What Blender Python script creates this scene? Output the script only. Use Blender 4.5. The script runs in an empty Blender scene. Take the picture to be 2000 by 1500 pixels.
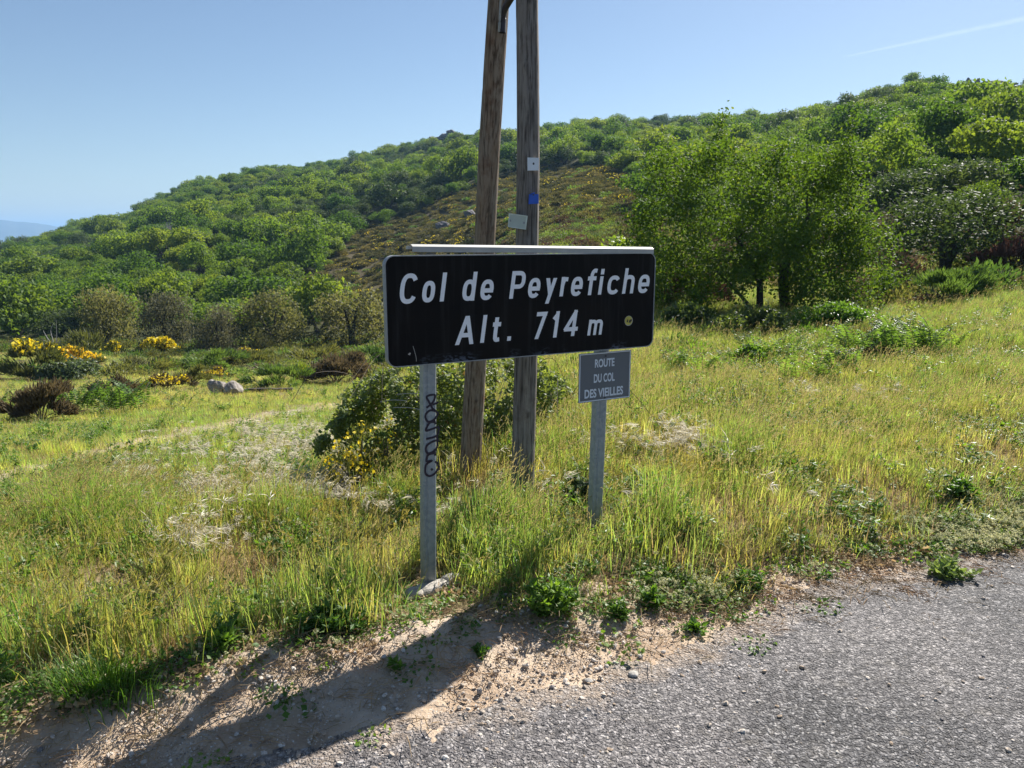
import bpy, math, random
import numpy as np
from mathutils import Vector, Matrix

C = bpy.context.scene.collection
scene = bpy.context.scene
random.seed(7)
R = np.random.default_rng(11)
rad = math.radians

# ------------------------------------------------------------------ camera, sky, sun, exposure
CAM_Z, PITCH, FPX = 1.7, rad(10.8), 1500.0
cam = bpy.data.objects.new('camera', bpy.data.cameras.new('camera'))
C.objects.link(cam)
cam.location = (0, 0, CAM_Z)
cam.rotation_euler = (rad(90) - PITCH, 0, 0)
cam.data.sensor_width = 36.0
cam.data.lens = 27.0
cam.data.clip_start = 0.05
cam.data.clip_end = 30000
scene.camera = cam

SUN_AZ, SUN_EL = rad(55.5), rad(40.5)           # azimuth counter-clockwise from +X
world = bpy.data.worlds.new('World')
scene.world = world
world.use_nodes = True
wn = world.node_tree
wn.nodes.clear()
sky = wn.nodes.new('ShaderNodeTexSky')
sky.sky_type = 'NISHITA'
sky.sun_disc = False
sky.sun_elevation = SUN_EL
sky.sun_rotation = math.pi / 2 - SUN_AZ
sky.altitude = 700
sky.air_density = 1.0
sky.dust_density = 0.6
sky.ozone_density = 1.9
bg = wn.nodes.new('ShaderNodeBackground')
bg.inputs['Strength'].default_value = 0.0505
wo = wn.nodes.new('ShaderNodeOutputWorld')
wn.links.new(sky.outputs[0], bg.inputs[0])
wn.links.new(bg.outputs[0], wo.inputs[0])

sun = bpy.data.objects.new('sun', bpy.data.lights.new('sun', 'SUN'))
C.objects.link(sun)
sun.data.energy = 5.0
sun.data.angle = rad(0.5)
sun.data.color = (1.0, 0.95, 0.87)
to_sun = Vector((math.cos(SUN_EL) * math.cos(SUN_AZ), math.cos(SUN_EL) * math.sin(SUN_AZ), math.sin(SUN_EL)))
sun.rotation_euler = to_sun.to_track_quat('Z', 'Y').to_euler()

vs = scene.view_settings
vs.view_transform = 'Standard'
vs.look = 'None'
vs.exposure = 1.13
vs.gamma = 1.0
vs.use_curve_mapping = False
cy = scene.cycles
cy.max_bounces = 8
cy.diffuse_bounces = 3
cy.glossy_bounces = 2
cy.transmission_bounces = 4
cy.volume_bounces = 0
cy.sample_clamp_indirect = 6

# ------------------------------------------------------------------ numpy noise, camera maths
def _hash(ix, iy, seed):
    h = (ix.astype(np.int64) * 374761393 + iy.astype(np.int64) * 668265263 + seed * 974711) & 0x7fffffff
    h = ((h ^ (h >> 13)) * 1274126177) & 0x7fffffff
    return ((h ^ (h >> 16)) & 0xffff) / 65535.0

def vnoise(x, y, seed=0):
    x = np.asarray(x, float); y = np.asarray(y, float)
    ix, iy = np.floor(x), np.floor(y)
    fx, fy = x - ix, y - iy
    fx = fx * fx * (3 - 2 * fx); fy = fy * fy * (3 - 2 * fy)
    a = _hash(ix, iy, seed); b = _hash(ix + 1, iy, seed)
    c = _hash(ix, iy + 1, seed); d = _hash(ix + 1, iy + 1, seed)
    return (a + (b - a) * fx) * (1 - fy) + (c + (d - c) * fx) * fy

def fbm(x, y, seed=0, octv=4):
    s = 0.0; a = 0.5; t = 0.0
    for k in range(octv):
        s = s + a * vnoise(x * 2 ** k, y * 2 ** k, seed + k * 17); t += a; a *= 0.5
    return s / t                                   # 0..1

def sstep(a, b, x):
    t = np.clip((x - a) / (b - a), 0, 1)
    return t * t * (3 - 2 * t)

CP, SP = math.cos(PITCH), math.sin(PITCH)

def ray(px, py):
    u, v = (px - 1000) / FPX, (750 - py) / FPX
    return np.array([u, CP + v * SP, v * CP - SP])

def at_y(px, py, Y):
    d = ray(px, py)
    p = d * (Y / d[1])
    return Vector((p[0], p[1], p[2] + CAM_Z))

def proj(x, y, z):
    z = z - CAM_Z
    dep = y * CP - z * SP
    up = y * SP + z * CP
    dep = np.where(dep < 0.05, 0.05, dep)
    return 1000 + FPX * x / dep, 750 - FPX * up / dep

def elev(py):                                       # tan of elevation for a pixel row
    return np.tan(np.arctan((750 - np.asarray(py, float)) / FPX) - PITCH)

# ------------------------------------------------------------------ terrain heights
SKY_X = np.array([-700, 0, 130, 250, 370, 520, 640, 740, 850, 930, 1060, 1150, 1330, 1460, 1560, 1650, 1700, 1790, 1900, 2000, 2600])
SKY_Y = np.array([560, 500, 461, 428, 369, 340, 328, 309, 282, 268, 268, 255, 252, 252, 240, 222, 200, 172, 166, 172, 190])
RIDGE_D = np.array([260, 260, 260, 262, 265, 270, 275, 278, 280, 280, 280, 275, 262, 245, 225, 205, 190, 170, 152, 150, 140])
_ke = elev(SKY_Y)
_ku = (SKY_X - 1000) / FPX / (CP + (750 - SKY_Y) / FPX * SP)
RA = rad(20.5)                                      # direction of the road
RS, RT = np.array([math.cos(RA), math.sin(RA)]), np.array([-math.sin(RA), math.cos(RA)])

def edge_wobble(s):
    return (fbm(s * 0.9, s * 0 + 3.3, 5, 4) - 0.5) * 0.34

def zfield(x, y):
    Y = np.maximum(y, 0.0)
    u = x / np.maximum(Y, 1.5)
    A = np.interp(Y, [0, 3, 6, 10, 13, 20, 33, 50, 60], [0.05, 0.0, -0.35, -0.98, -1.5, -2.45, -3.9, -5.45, -6.0])
    B = np.interp(Y, [0, 3, 4, 8, 15, 24, 60], [0.0, 0.05, 0.12, 0.14, 0.16, 0.5, 3.0])
    w = sstep(-0.22, 0.1, u)
    z = A * (1 - w) + B * w
    rise_w = sstep(.34, .8, u)
    rise = lambda q: np.interp(q, [0, 6, 10, 15, 24, 60], [0, 0, .22, .62, 1.35, 2.0]) * rise_w
    z = z + rise(Y)
    # the hill
    us = np.clip(u, -1.3, 1.3)
    D0 = np.interp(us, [-1, 0.0, 0.2, 0.42, 0.6, 1], [55, 55, 50, 26, 23, 23])
    D1 = np.interp(us, _ku, RIDGE_D)
    z0 = np.interp(D0, [0, 1], [0, 1]) * 0 + (np.interp(D0, [0, 3, 6, 10, 13, 20, 33, 50, 60], [0.05, 0, -0.35, -0.98, -1.5, -2.45, -3.9, -5.45, -6.0]) * (1 - w)
         + np.interp(D0, [0, 3, 4, 8, 15, 24, 60], [0, 0.05, 0.12, 0.14, 0.16, 0.5, 3.0]) * w)
    z0 = z0 + rise(D0)
    z1 = CAM_Z + np.interp(us, _ku, _ke) * D1
    t = (Y - D0) / (D1 - D0)
    th = np.clip(t, 0, 1)
    zh = z0 + (z1 - z0) * (th * (1.08 - 0.08 * th))
    beyond = np.maximum(Y - D1, 0)
    zh = zh - np.minimum(beyond * 0.22, z1 + 55) * sstep(0, 60, beyond)
    wob = (fbm(x * 0.03, y * 0.03, 41, 3) - 0.5) * 5 * sstep(0.04, 0.25, t) * (1 - sstep(0.75, 1.0, t))
    z = np.where(t > 0, zh + wob, z)
    return z

def height(x, y, detail=True):
    x = np.asarray(x, float); y = np.asarray(y, float)
    s = x * RS[0] + y * RS[1]; t = x * RT[0] + y * RT[1]
    z = zfield(x, y)
    e = 2.74 + edge_wobble(s)
    zr = -0.07 * sstep(.9, -.6, s)
    w = sstep(-0.06, 0.34 + 0.5 * sstep(1.2, 2.4, s), t - e)
    far_side = sstep(-4.2, -4.8, t)
    z = zr * (1 - w) + z * w
    bank = np.exp(-((t - e - 0.32) / 0.3) ** 2) * 0.085 * (0.5 + fbm(s * 1.6, t * 1.6, 9, 3)) * sstep(2.3, 0.8, s)
    r = np.hypot(x, y)
    z = z + bank * np.exp(-r / 40)
    z = np.where(t < -4.2, 0.05 * far_side + (fbm(x * .3, y * .3, 3) - .5) * .2 * sstep(-4.4, -9, t), z)
    if detail:
        amp = np.clip(0.05 * sstep(3.0, 4.2, t), 0, 1) * np.clip(r / 4, 0.6, 3)
        z = z + (fbm(x * 1.1, y * 1.1, 21, 4) - 0.5) * amp
    return z

def ground_at(px, py):
    d = ray(px, py)
    ts = np.geomspace(1.5, 600, 900)
    x, y, z = d[0] * ts, d[1] * ts, CAM_Z + d[2] * ts
    g = height(x, y)
    below = np.where(z <= g)[0]
    k = below[0] if len(below) else len(ts) - 1
    a, b = ts[max(k - 1, 0)], ts[k]
    for _ in range(24):
        m = 0.5 * (a + b)
        if CAM_Z + d[2] * m <= float(height(d[0] * m, d[1] * m)):
            b = m
        else:
            a = m
    return Vector((d[0] * b, d[1] * b, float(height(d[0] * b, d[1] * b))))

def on_ground(x, y):
    return Vector((x, y, float(height(x, y))))

# ------------------------------------------------------------------ mesh helpers
def tag(o, label=None, cat=None, group=None, kind=None):
    if label: o['label'] = label
    if cat: o['category'] = cat
    if group: o['group'] = group
    if kind: o['kind'] = kind
    return o

def empty(name, loc=(0, 0, 0), rotz=0.0, label=None, cat=None, group=None):
    o = bpy.data.objects.new(name, None)
    C.objects.link(o)
    o.empty_display_size = 0.1
    o.location = loc
    o.rotation_euler = (0, 0, rotz)
    return tag(o, label, cat, group)

def mesh_np(name, verts, faces, mats, mat_idx=None, attrs=None, smooth=False):
    """faces: list of (n,k) int arrays"""
    me = bpy.data.meshes.new(name)
    verts = np.asarray(verts, np.float32)
    me.vertices.add(len(verts))
    me.vertices.foreach_set('co', verts.ravel())
    loops = np.concatenate([f.ravel() for f in faces]).astype(np.int32)
    tot = np.concatenate([np.full(len(f), f.shape[1]) for f in faces]).astype(np.int32)
    start = np.concatenate([[0], np.cumsum(tot)[:-1]]).astype(np.int32)
    me.loops.add(len(loops)); me.loops.foreach_set('vertex_index', loops)
    me.polygons.add(len(tot)); me.polygons.foreach_set('loop_start', start)
    try:
        me.polygons.foreach_set('loop_total', tot)
    except Exception:
        pass
    if mat_idx is not None:
        me.polygons.foreach_set('material_index', np.asarray(mat_idx, np.int32))
    me.polygons.foreach_set('use_smooth', np.full(len(tot), smooth))
    for m in mats: me.materials.append(m)
    for an, (dom, typ, data) in (attrs or {}).items():
        a = me.attributes.new(an, typ, dom)
        key = 'value' if typ in ('FLOAT', 'INT') else ('color' if 'COLOR' in typ else 'vector')
        a.data.foreach_set(key, np.asarray(data).ravel())
    me.update(calc_edges=True)
    return me

def link(name, me, parent=None, loc=None):
    o = bpy.data.objects.new(name, me)
    C.objects.link(o)
    if parent is not None: o.parent = parent
    if loc is not None: o.location = loc
    return o

class Geo:
    """collects pieces for one mesh"""
    def __init__(self): self.v = []; self.f = {3: [], 4: []}; self.m = {3: [], 4: []}; self.r = {3: [], 4: []}; self.n = 0
    def add(self, v, f, mat=0, rnd=None):
        f = np.asarray(f, int); k = f.shape[1]
        self.v.append(np.asarray(v, float)); self.f[k].append(f + self.n)
        self.m[k].append(np.full(len(f), mat)); self.r[k].append(np.full(len(f), 0.5) if rnd is None else np.asarray(rnd, float))
        self.n += len(v)
    def leaves(self, P, T, B, mat=0, rnd=None):
        """rhombic leaves: base at P, tip P+T, half width B, gently folded"""
        n = len(P); N = np.cross(T, B); N /= np.linalg.norm(N, axis=1)[:, None] + 1e-9
        ln = np.linalg.norm(T, axis=1)[:, None]
        mid = P + T * 0.45
        v = np.stack([P, mid + B + N * ln * .08, P + T, mid - B + N * ln * .08], 1).reshape(-1, 3)
        f = np.arange(4 * n).reshape(n, 4)
        self.add(v, f, mat, rnd)
    def tube(self, pts, radii, seg=6, mat=0, rnd=0.5):
        pts = np.asarray(pts, float); n = len(pts)
        radii = np.broadcast_to(np.asarray(radii, float), (n,))
        d = np.gradient(pts, axis=0); d /= np.linalg.norm(d, axis=1)[:, None] + 1e-9
        ref = np.where(np.abs(d[:, 2:3]) > 0.95, np.array([[1., 0, 0]]), np.array([[0, 0, 1.]]))
        a = np.cross(d, ref); a /= np.linalg.norm(a, axis=1)[:, None] + 1e-9
        b = np.cross(d, a)
        th = np.linspace(0, 2 * np.pi, seg, endpoint=False)
        v = pts[:, None] + radii[:, None, None] * (np.cos(th)[None, :, None] * a[:, None] + np.sin(th)[None, :, None] * b[:, None])
        v = v.reshape(-1, 3)
        i = np.arange(n - 1)[:, None] * seg; j = np.arange(seg)[None]; j2 = (j + 1) % seg
        f = np.stack([i + j, i + j2, i + seg + j2, i + seg + j], -1).reshape(-1, 4)
        self.add(v, f, mat, np.full(len(f), rnd))
    def box(self, lo, hi, mat=0):
        x0, y0, z0 = lo; x1, y1, z1 = hi
        v = [(x0, y0, z0), (x1, y0, z0), (x1, y1, z0), (x0, y1, z0), (x0, y0, z1), (x1, y0, z1), (x1, y1, z1), (x0, y1, z1)]
        f = [(3, 2, 1, 0), (4, 5, 6, 7), (0, 1, 5, 4), (1, 2, 6, 5), (2, 3, 7, 6), (3, 0, 4, 7)]
        self.add(v, f, mat)
    def mesh(self, name, mats, smooth=False):
        fs = [np.concatenate(self.f[k]) for k in (3, 4) if self.f[k]]
        mi = np.concatenate([np.concatenate(self.m[k]) for k in (3, 4) if self.f[k]])
        rr = np.concatenate([np.concatenate(self.r[k]) for k in (3, 4) if self.f[k]])
        return mesh_np(name, np.concatenate(self.v), fs, mats, mi, {'rnd': ('FACE', 'FLOAT', rr)}, smooth)

def unit(v): return v / (np.linalg.norm(v, axis=-1, keepdims=True) + 1e-9)

def rand_unit(n, rng): return unit(rng.normal(size=(n, 3)))

# ------------------------------------------------------------------ materials
def new_mat(name):
    m = bpy.data.materials.new(name); m.use_nodes = True
    nt = m.node_tree; nt.nodes.clear()
    out = nt.nodes.new('ShaderNodeOutputMaterial')
    return m, nt, out

def nd(nt, typ, **kw):
    n = nt.nodes.new(typ)
    for k, v in kw.items():
        if k in ('operation', 'blend_type', 'data_type', 'attribute_type', 'attribute_name', 'feature', 'noise_dimensions', 'distance', 'bands_direction', 'wave_type', 'clamp'):
            setattr(n, k, v)
        else:
            n.inputs[k].default_value = v
    return n

def mixc(nt, a, b, fac, blend='MIX'):
    n = nt.nodes.new('ShaderNodeMix'); n.data_type = 'RGBA'; n.blend_type = blend
    for sock, val in ((n.inputs[0], fac), (n.inputs[6], a), (n.inputs[7], b)):
        if hasattr(val, 'is_output'): nt.links.new(val, sock)
        elif isinstance(val, (int, float)): sock.default_value = val
        else: sock.default_value = (*val[:3], 1)
    return n.outputs[2]

def maprange(nt, val, a, b, c=0.0, d=1.0):
    n = nt.nodes.new('ShaderNodeMapRange')
    nt.links.new(val, n.inputs[0])
    for i, x in enumerate((a, b, c, d)): n.inputs[i + 1].default_value = x
    return n.outputs[0]

def leaf_mat(name, c1, c2, trans=0.45, tcol=None, rough=0.45, tint=False, spec=0.35, third=None, objvar=0.25):
    """leaf: diffuse+gloss front, light passing through; colour varies per leaf and per plant"""
    m, nt, out = new_mat(name)
    L = nt.links
    at = nd(nt, 'ShaderNodeAttribute', attribute_name='rnd')
    col = mixc(nt, c1, c2, at.outputs['Fac'])
    if third is not None:
        f = maprange(nt, at.outputs['Fac'], 0.9, 0.94)
        col = mixc(nt, col, third, f)
    oi = nt.nodes.new('ShaderNodeObjectInfo')
    v = maprange(nt, oi.outputs['Random'], 0, 1, 1 - objvar, 1 + objvar)
    hs = nt.nodes.new('ShaderNodeHueSaturation')
    L.new(col, hs.inputs['Color']); L.new(v, hs.inputs['Value'])
    h = maprange(nt, oi.outputs['Random'], 0, 1, 0.5 + 0.06 * objvar, 0.5 - 0.06 * objvar)
    L.new(h, hs.inputs['Hue'])
    col = hs.outputs[0]
    if tint:
        ti = nd(nt, 'ShaderNodeAttribute', attribute_name='tint', attribute_type='INSTANCER')
        col = mixc(nt, col, ti.outputs['Color'], 1.0, 'MULTIPLY')
    p = nd(nt, 'ShaderNodeBsdfPrincipled', **{'Roughness': rough, 'Specular IOR Level': spec})
    L.new(col, p.inputs['Base Color'])
    t = nt.nodes.new('ShaderNodeBsdfTranslucent')
    tc = mixc(nt, col, tcol if tcol else (1.6, 1.5, 0.7), 1.0, 'MULTIPLY')
    L.new(tc, t.inputs['Color'])
    mx = nt.nodes.new('ShaderNodeMixShader'); mx.inputs[0].default_value = trans
    L.new(p.outputs[0], mx.inputs[1]); L.new(t.outputs[0], mx.inputs[2])
    L.new(mx.outputs[0], out.inputs[0])
    return m

def noise(nt, scale, detail=4, rough=0.55, vec=None, dim='3D'):
    n = nt.nodes.new('ShaderNodeTexNoise'); n.noise_dimensions = dim
    n.inputs['Scale'].default_value = scale; n.inputs['Detail'].default_value = detail; n.inputs['Roughness'].default_value = rough
    if vec is not None: nt.links.new(vec, n.inputs['Vector'])
    return n

def ramp(nt, fac, stops):
    n = nt.nodes.new('ShaderNodeValToRGB')
    nt.links.new(fac, n.inputs[0])
    e = n.color_ramp.elements
    while len(e) < len(stops): e.new(0.5)
    for k, (p, c) in enumerate(stops):
        e[k].position = p; e[k].color = (*c[:3], 1) if hasattr(c, '__len__') else (c, c, c, 1)
    return n.outputs[0]

def simple_mat(name, col, rough=0.6, metal=0.0, spec=0.5, var=0.15, scale=30.0, bump=0.0):
    m, nt, out = new_mat(name)
    tc = nt.nodes.new('ShaderNodeTexCoord')
    n = noise(nt, scale, 5, 0.6, tc.outputs['Object'])
    f = maprange(nt, n.outputs[0], 0.3, 0.7)
    a = tuple(c * (1 - var) for c in col); b = tuple(min(1, c * (1 + var)) for c in col)
    p = nd(nt, 'ShaderNodeBsdfPrincipled', Roughness=rough, Metallic=metal, **{'Specular IOR Level': spec})
    nt.links.new(mixc(nt, a, b, f), p.inputs['Base Color'])
    if bump:
        bp = nd(nt, 'ShaderNodeBump', Strength=bump, Distance=0.01)
        nt.links.new(n.outputs[0], bp.inputs['Height']); nt.links.new(bp.outputs[0], p.inputs['Normal'])
    nt.links.new(p.outputs[0], out.inputs[0])
    return m

def asphalt_mat():
    m, nt, out = new_mat('worn chip seal')
    L = nt.links
    g = nt.nodes.new('ShaderNodeNewGeometry'); pos = g.outputs['Position']
    vor = nt.nodes.new('ShaderNodeTexVoronoi'); vor.inputs['Scale'].default_value = 88
    wob = noise(nt, 45, 2, .5, pos)
    va = nt.nodes.new('ShaderNodeVectorMath'); va.operation = 'MULTIPLY_ADD'; L.new(wob.outputs['Color'], va.inputs[0]); va.inputs[1].default_value = (.028, .028, .028); L.new(pos, va.inputs[2])
    L.new(va.outputs[0], vor.inputs['Vector'])
    big = noise(nt, 1.3, 4, 0.6, pos)
    mid = noise(nt, 9, 4, 0.6, pos)
    sep = nt.nodes.new('ShaderNodeSeparateColor'); L.new(vor.outputs['Color'], sep.inputs[0])
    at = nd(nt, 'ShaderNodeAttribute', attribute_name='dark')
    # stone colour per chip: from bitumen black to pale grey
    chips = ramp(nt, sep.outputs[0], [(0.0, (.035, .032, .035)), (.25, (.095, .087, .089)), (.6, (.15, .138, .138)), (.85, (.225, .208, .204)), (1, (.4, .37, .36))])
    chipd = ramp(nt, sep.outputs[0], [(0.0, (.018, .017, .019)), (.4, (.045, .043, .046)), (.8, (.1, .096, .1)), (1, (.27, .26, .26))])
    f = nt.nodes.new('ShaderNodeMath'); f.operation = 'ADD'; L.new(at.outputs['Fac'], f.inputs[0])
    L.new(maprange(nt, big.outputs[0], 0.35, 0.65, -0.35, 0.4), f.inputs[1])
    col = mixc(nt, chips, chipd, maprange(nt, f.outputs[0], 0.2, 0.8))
    col = mixc(nt, col, (.27, .24, .2), maprange(nt, mid.outputs[0], 0.55, 0.75, 0, 0.35))
    du = nd(nt, 'ShaderNodeAttribute', attribute_name='dust'); dn = noise(nt, 7, 6, .7, pos)
    dm = nt.nodes.new('ShaderNodeMath'); dm.operation = 'ADD'; L.new(du.outputs['Fac'], dm.inputs[0]); L.new(maprange(nt, dn.outputs[0], .3, .7, -.45, .45), dm.inputs[1])
    col = mixc(nt, col, (.36, .28, .21), maprange(nt, dm.outputs[0], .35, .95, 0, .8))
    st = noise(nt, .9, 3, .5, pos)
    col = mixc(nt, col, (.06, .056, .058), maprange(nt, st.outputs[0], .56, .7, 0, .45))
    gap = maprange(nt, vor.outputs['Distance'], 0.35, 0.75)
    fine = noise(nt, 52, 3, .75, pos)
    col = mixc(nt, col, (.04, .038, .04), maprange(nt, vor.outputs['Distance'], 0.45, 0.85, 0, .45))
    col = mixc(nt, col, (.42, .395, .38), maprange(nt, fine.outputs[0], .56, .68, 0, .75))
    col = mixc(nt, col, (.022, .021, .023), maprange(nt, fine.outputs[0], .43, .35, 0, .95))
    p = nd(nt, 'ShaderNodeBsdfPrincipled', Roughness=0.75, **{'Specular IOR Level': 0.35})
    L.new(col, p.inputs['Base Color'])
    hgt = nt.nodes.new('ShaderNodeMath'); hgt.operation = 'SUBTRACT'; L.new(sep.outputs[1], hgt.inputs[0]); L.new(gap, hgt.inputs[1])
    bp = nd(nt, 'ShaderNodeBump', Strength=0.8, Distance=0.007)
    L.new(hgt.outputs[0], bp.inputs['Height']); L.new(bp.outputs[0], p.inputs['Normal'])
    L.new(p.outputs[0], out.inputs[0])
    return m

def dirt_mat():
    m, nt, out = new_mat('sandy shoulder')
    L = nt.links
    g = nt.nodes.new('ShaderNodeNewGeometry'); pos = g.outputs['Position']
    n1 = noise(nt, 2.2, 5, 0.6, pos); n2 = noise(nt, 60, 4, 0.7, pos)
    vor = nt.nodes.new('ShaderNodeTexVoronoi'); vor.inputs['Scale'].default_value = 110; L.new(pos, vor.inputs['Vector'])
    sep = nt.nodes.new('ShaderNodeSeparateColor'); L.new(vor.outputs['Color'], sep.inputs[0])
    col = ramp(nt, n1.outputs[0], [(0.3, (.34, .24, .16)), (.5, (.5, .38, .27)), (.7, (.58, .47, .36))])
    col = mixc(nt, col, (.5, .43, .36), maprange(nt, sep.outputs[0], 0.75, 1.0, 0, 0.8))
    col = mixc(nt, col, (.17, .125, .09), maprange(nt, n2.outputs[0], 0.58, 0.78, 0, 0.6))
    p = nd(nt, 'ShaderNodeBsdfPrincipled', Roughness=0.9, **{'Specular IOR Level': 0.2})
    L.new(col, p.inputs['Base Color'])
    bp = nd(nt, 'ShaderNodeBump', Strength=0.8, Distance=0.012)
    mm = nt.nodes.new('ShaderNodeMath'); mm.operation = 'ADD'; L.new(n2.outputs[0], mm.inputs[0]); L.new(sep.outputs[1], mm.inputs[1])
    L.new(mm.outputs[0], bp.inputs['Height']); L.new(bp.outputs[0], p.inputs['Normal'])
    L.new(p.outputs[0], out.inputs[0])
    return m

def ground_mat():
    m, nt, out = new_mat('meadow soil and thatch')
    L = nt.links
    g = nt.nodes.new('ShaderNodeNewGeometry'); pos = g.outputs['Position']
    at = nd(nt, 'ShaderNodeAttribute', attribute_name='soil')
    n1 = noise(nt, 14, 6, 0.7, pos); n2 = noise(nt, 0.5, 5, 0.65, pos)
    col = mixc(nt, at.outputs['Color'], (.5, .5, .5), 0.0)
    hs = nt.nodes.new('ShaderNodeHueSaturation'); L.new(col, hs.inputs['Color'])
    mm = nt.nodes.new('ShaderNodeMath'); mm.operation = 'MULTIPLY'
    L.new(maprange(nt, n1.outputs[0], 0.3, 0.7, 0.55, 1.45), mm.inputs[0]); L.new(maprange(nt, n2.outputs[0], 0.3, 0.7, 0.75, 1.25), mm.inputs[1])
    L.new(mm.outputs[0], hs.inputs['Value'])
    p = nd(nt, 'ShaderNodeBsdfPrincipled', Roughness=0.95, **{'Specular IOR Level': 0.1})
    L.new(hs.outputs[0], p.inputs['Base Color'])
    bp = nd(nt, 'ShaderNodeBump', Strength=0.7, Distance=0.05)
    L.new(n1.outputs[0], bp.inputs['Height']); L.new(bp.outputs[0], p.inputs['Normal'])
    L.new(p.outputs[0], out.inputs[0])
    return m

def wood_mat(name, ca, cb, cdark, streak):
    m, nt, out = new_mat(name)
    L = nt.links
    tc = nt.nodes.new('ShaderNodeTexCoord')
    mp = nt.nodes.new('ShaderNodeMapping'); mp.inputs['Scale'].default_value = (1, 1, 0.05); L.new(tc.outputs['Object'], mp.inputs['Vector'])
    fine = noise(nt, 85, 6, 0.65, mp.outputs[0])
    mp2 = nt.nodes.new('ShaderNodeMapping'); mp2.inputs['Scale'].default_value = (1, 1, 0.09); L.new(tc.outputs['Object'], mp2.inputs['Vector'])
    wide = noise(nt, 16, 4, 0.6, mp2.outputs[0])
    spot = noise(nt, 9, 5, 0.6, tc.outputs['Object'])
    col = mixc(nt, ca, cb, maprange(nt, wide.outputs[0], 0.35, 0.65))
    col = mixc(nt, col, cdark, maprange(nt, fine.outputs[0], 0.5, 0.64, 0, 0.9))
    col = mixc(nt, col, streak, maprange(nt, spot.outputs[0], 0.52, 0.68, 0, 0.6))
    at = nd(nt, 'ShaderNodeAttribute', attribute_name='crack')
    col = mixc(nt, col, tuple(c * .35 for c in cdark), at.outputs['Fac'])
    p = nd(nt, 'ShaderNodeBsdfPrincipled', Roughness=0.85, **{'Specular IOR Level': 0.2})
    L.new(col, p.inputs['Base Color'])
    bp = nd(nt, 'ShaderNodeBump', Strength=0.7, Distance=0.004)
    L.new(fine.outputs[0], bp.inputs['Height']); L.new(bp.outputs[0], p.inputs['Normal'])
    L.new(p.outputs[0], out.inputs[0])
    return m

def galv_mat():
    m, nt, out = new_mat('galvanised steel')
    L = nt.links
    tc = nt.nodes.new('ShaderNodeTexCoord')
    n = noise(nt, 45, 5, 0.6, tc.outputs['Object'])
    v = nt.nodes.new('ShaderNodeTexVoronoi'); v.inputs['Scale'].default_value = 60; L.new(tc.outputs['Object'], v.inputs['Vector'])
    sep = nt.nodes.new('ShaderNodeSeparateColor'); L.new(v.outputs['Color'], sep.inputs[0])
    col = mixc(nt, (.25, .285, .31), (.34, .37, .39), sep.outputs[0])
    col = mixc(nt, col, (.42, .42, .4), maprange(nt, n.outputs[0], 0.5, 0.75, 0, .6))
    p = nd(nt, 'ShaderNodeBsdfPrincipled', Metallic=0.45, Roughness=0.55)
    L.new(col, p.inputs['Base Color']); L.new(maprange(nt, n.outputs[0], .3, .7, .42, .65), p.inputs['Roughness'])
    L.new(p.outputs[0], out.inputs[0])
    return m

def board_mat():
    m, nt, out = new_mat('black sign film')
    L = nt.links
    tc = nt.nodes.new('ShaderNodeTexCoord'); ob = tc.outputs['Object']
    sx = nt.nodes.new('ShaderNodeSeparateXYZ'); L.new(ob, sx.inputs[0])
    n = noise(nt, 3, 5, 0.6, ob)
    mp = nt.nodes.new('ShaderNodeMapping'); mp.inputs['Scale'].default_value = (1, 1, 2.2); mp.inputs['Rotation'].default_value = (0, rad(25), 0); L.new(ob, mp.inputs['Vector'])
    sc = noise(nt, 38, 3, 0.5, mp.outputs[0])
    loc = noise(nt, 4.5, 2, 0.5, ob)
    low = maprange(nt, sx.outputs['Z'], 0.0, 0.05, 1, 0)
    mu = nt.nodes.new('ShaderNodeMath'); mu.operation = 'MULTIPLY'; L.new(low, mu.inputs[0]); L.new(maprange(nt, sc.outputs[0], 0.47, 0.56), mu.inputs[1])
    mu2 = nt.nodes.new('ShaderNodeMath'); mu2.operation = 'MULTIPLY'; L.new(mu.outputs[0], mu2.inputs[0]); L.new(maprange(nt, loc.outputs[0], 0.5, 0.6), mu2.inputs[1])
    col = mixc(nt, (.0075, .0073, .0078), (.0125, .0105, .0098), maprange(nt, n.outputs[0], .35, .65))
    mp3 = nt.nodes.new('ShaderNodeMapping'); mp3.inputs['Scale'].default_value = (14, 1, .8); L.new(ob, mp3.inputs['Vector'])
    dust = noise(nt, 2.2, 5, .65, mp3.outputs[0])
    col = mixc(nt, col, (.032, .031, .031), maprange(nt, dust.outputs[0], .5, .72, 0, .55))
    col = mixc(nt, col, (.11, .13, .17), mu2.outputs[0])
    p = nd(nt, 'ShaderNodeBsdfPrincipled', Roughness=0.5, **{'Specular IOR Level': 0.08})
    L.new(col, p.inputs['Base Color'])
    L.new(p.outputs[0], out.inputs[0])
    return m

def rock_mat(name='granite', a=(.17, .15, .135), b=(.4, .365, .325)):
    m, nt, out = new_mat(name)
    L = nt.links
    tc = nt.nodes.new('ShaderNodeTexCoord'); ob = tc.outputs['Object']
    n = noise(nt, 6, 7, 0.7, ob); n2 = noise(nt, 45, 4, 0.7, ob)
    col = mixc(nt, a, b, maprange(nt, n.outputs[0], .35, .65))
    col = mixc(nt, col, (.08, .08, .075), maprange(nt, n2.outputs[0], .55, .75, 0, .7))
    p = nd(nt, 'ShaderNodeBsdfPrincipled', Roughness=0.9, **{'Specular IOR Level': 0.2})
    L.new(col, p.inputs['Base Color'])
    bp = nd(nt, 'ShaderNodeBump', Strength=0.8, Distance=0.02)
    L.new(n.outputs[0], bp.inputs['Height']); L.new(bp.outputs[0], p.inputs['Normal'])
    L.new(p.outputs[0], out.inputs[0])
    return m

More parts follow.
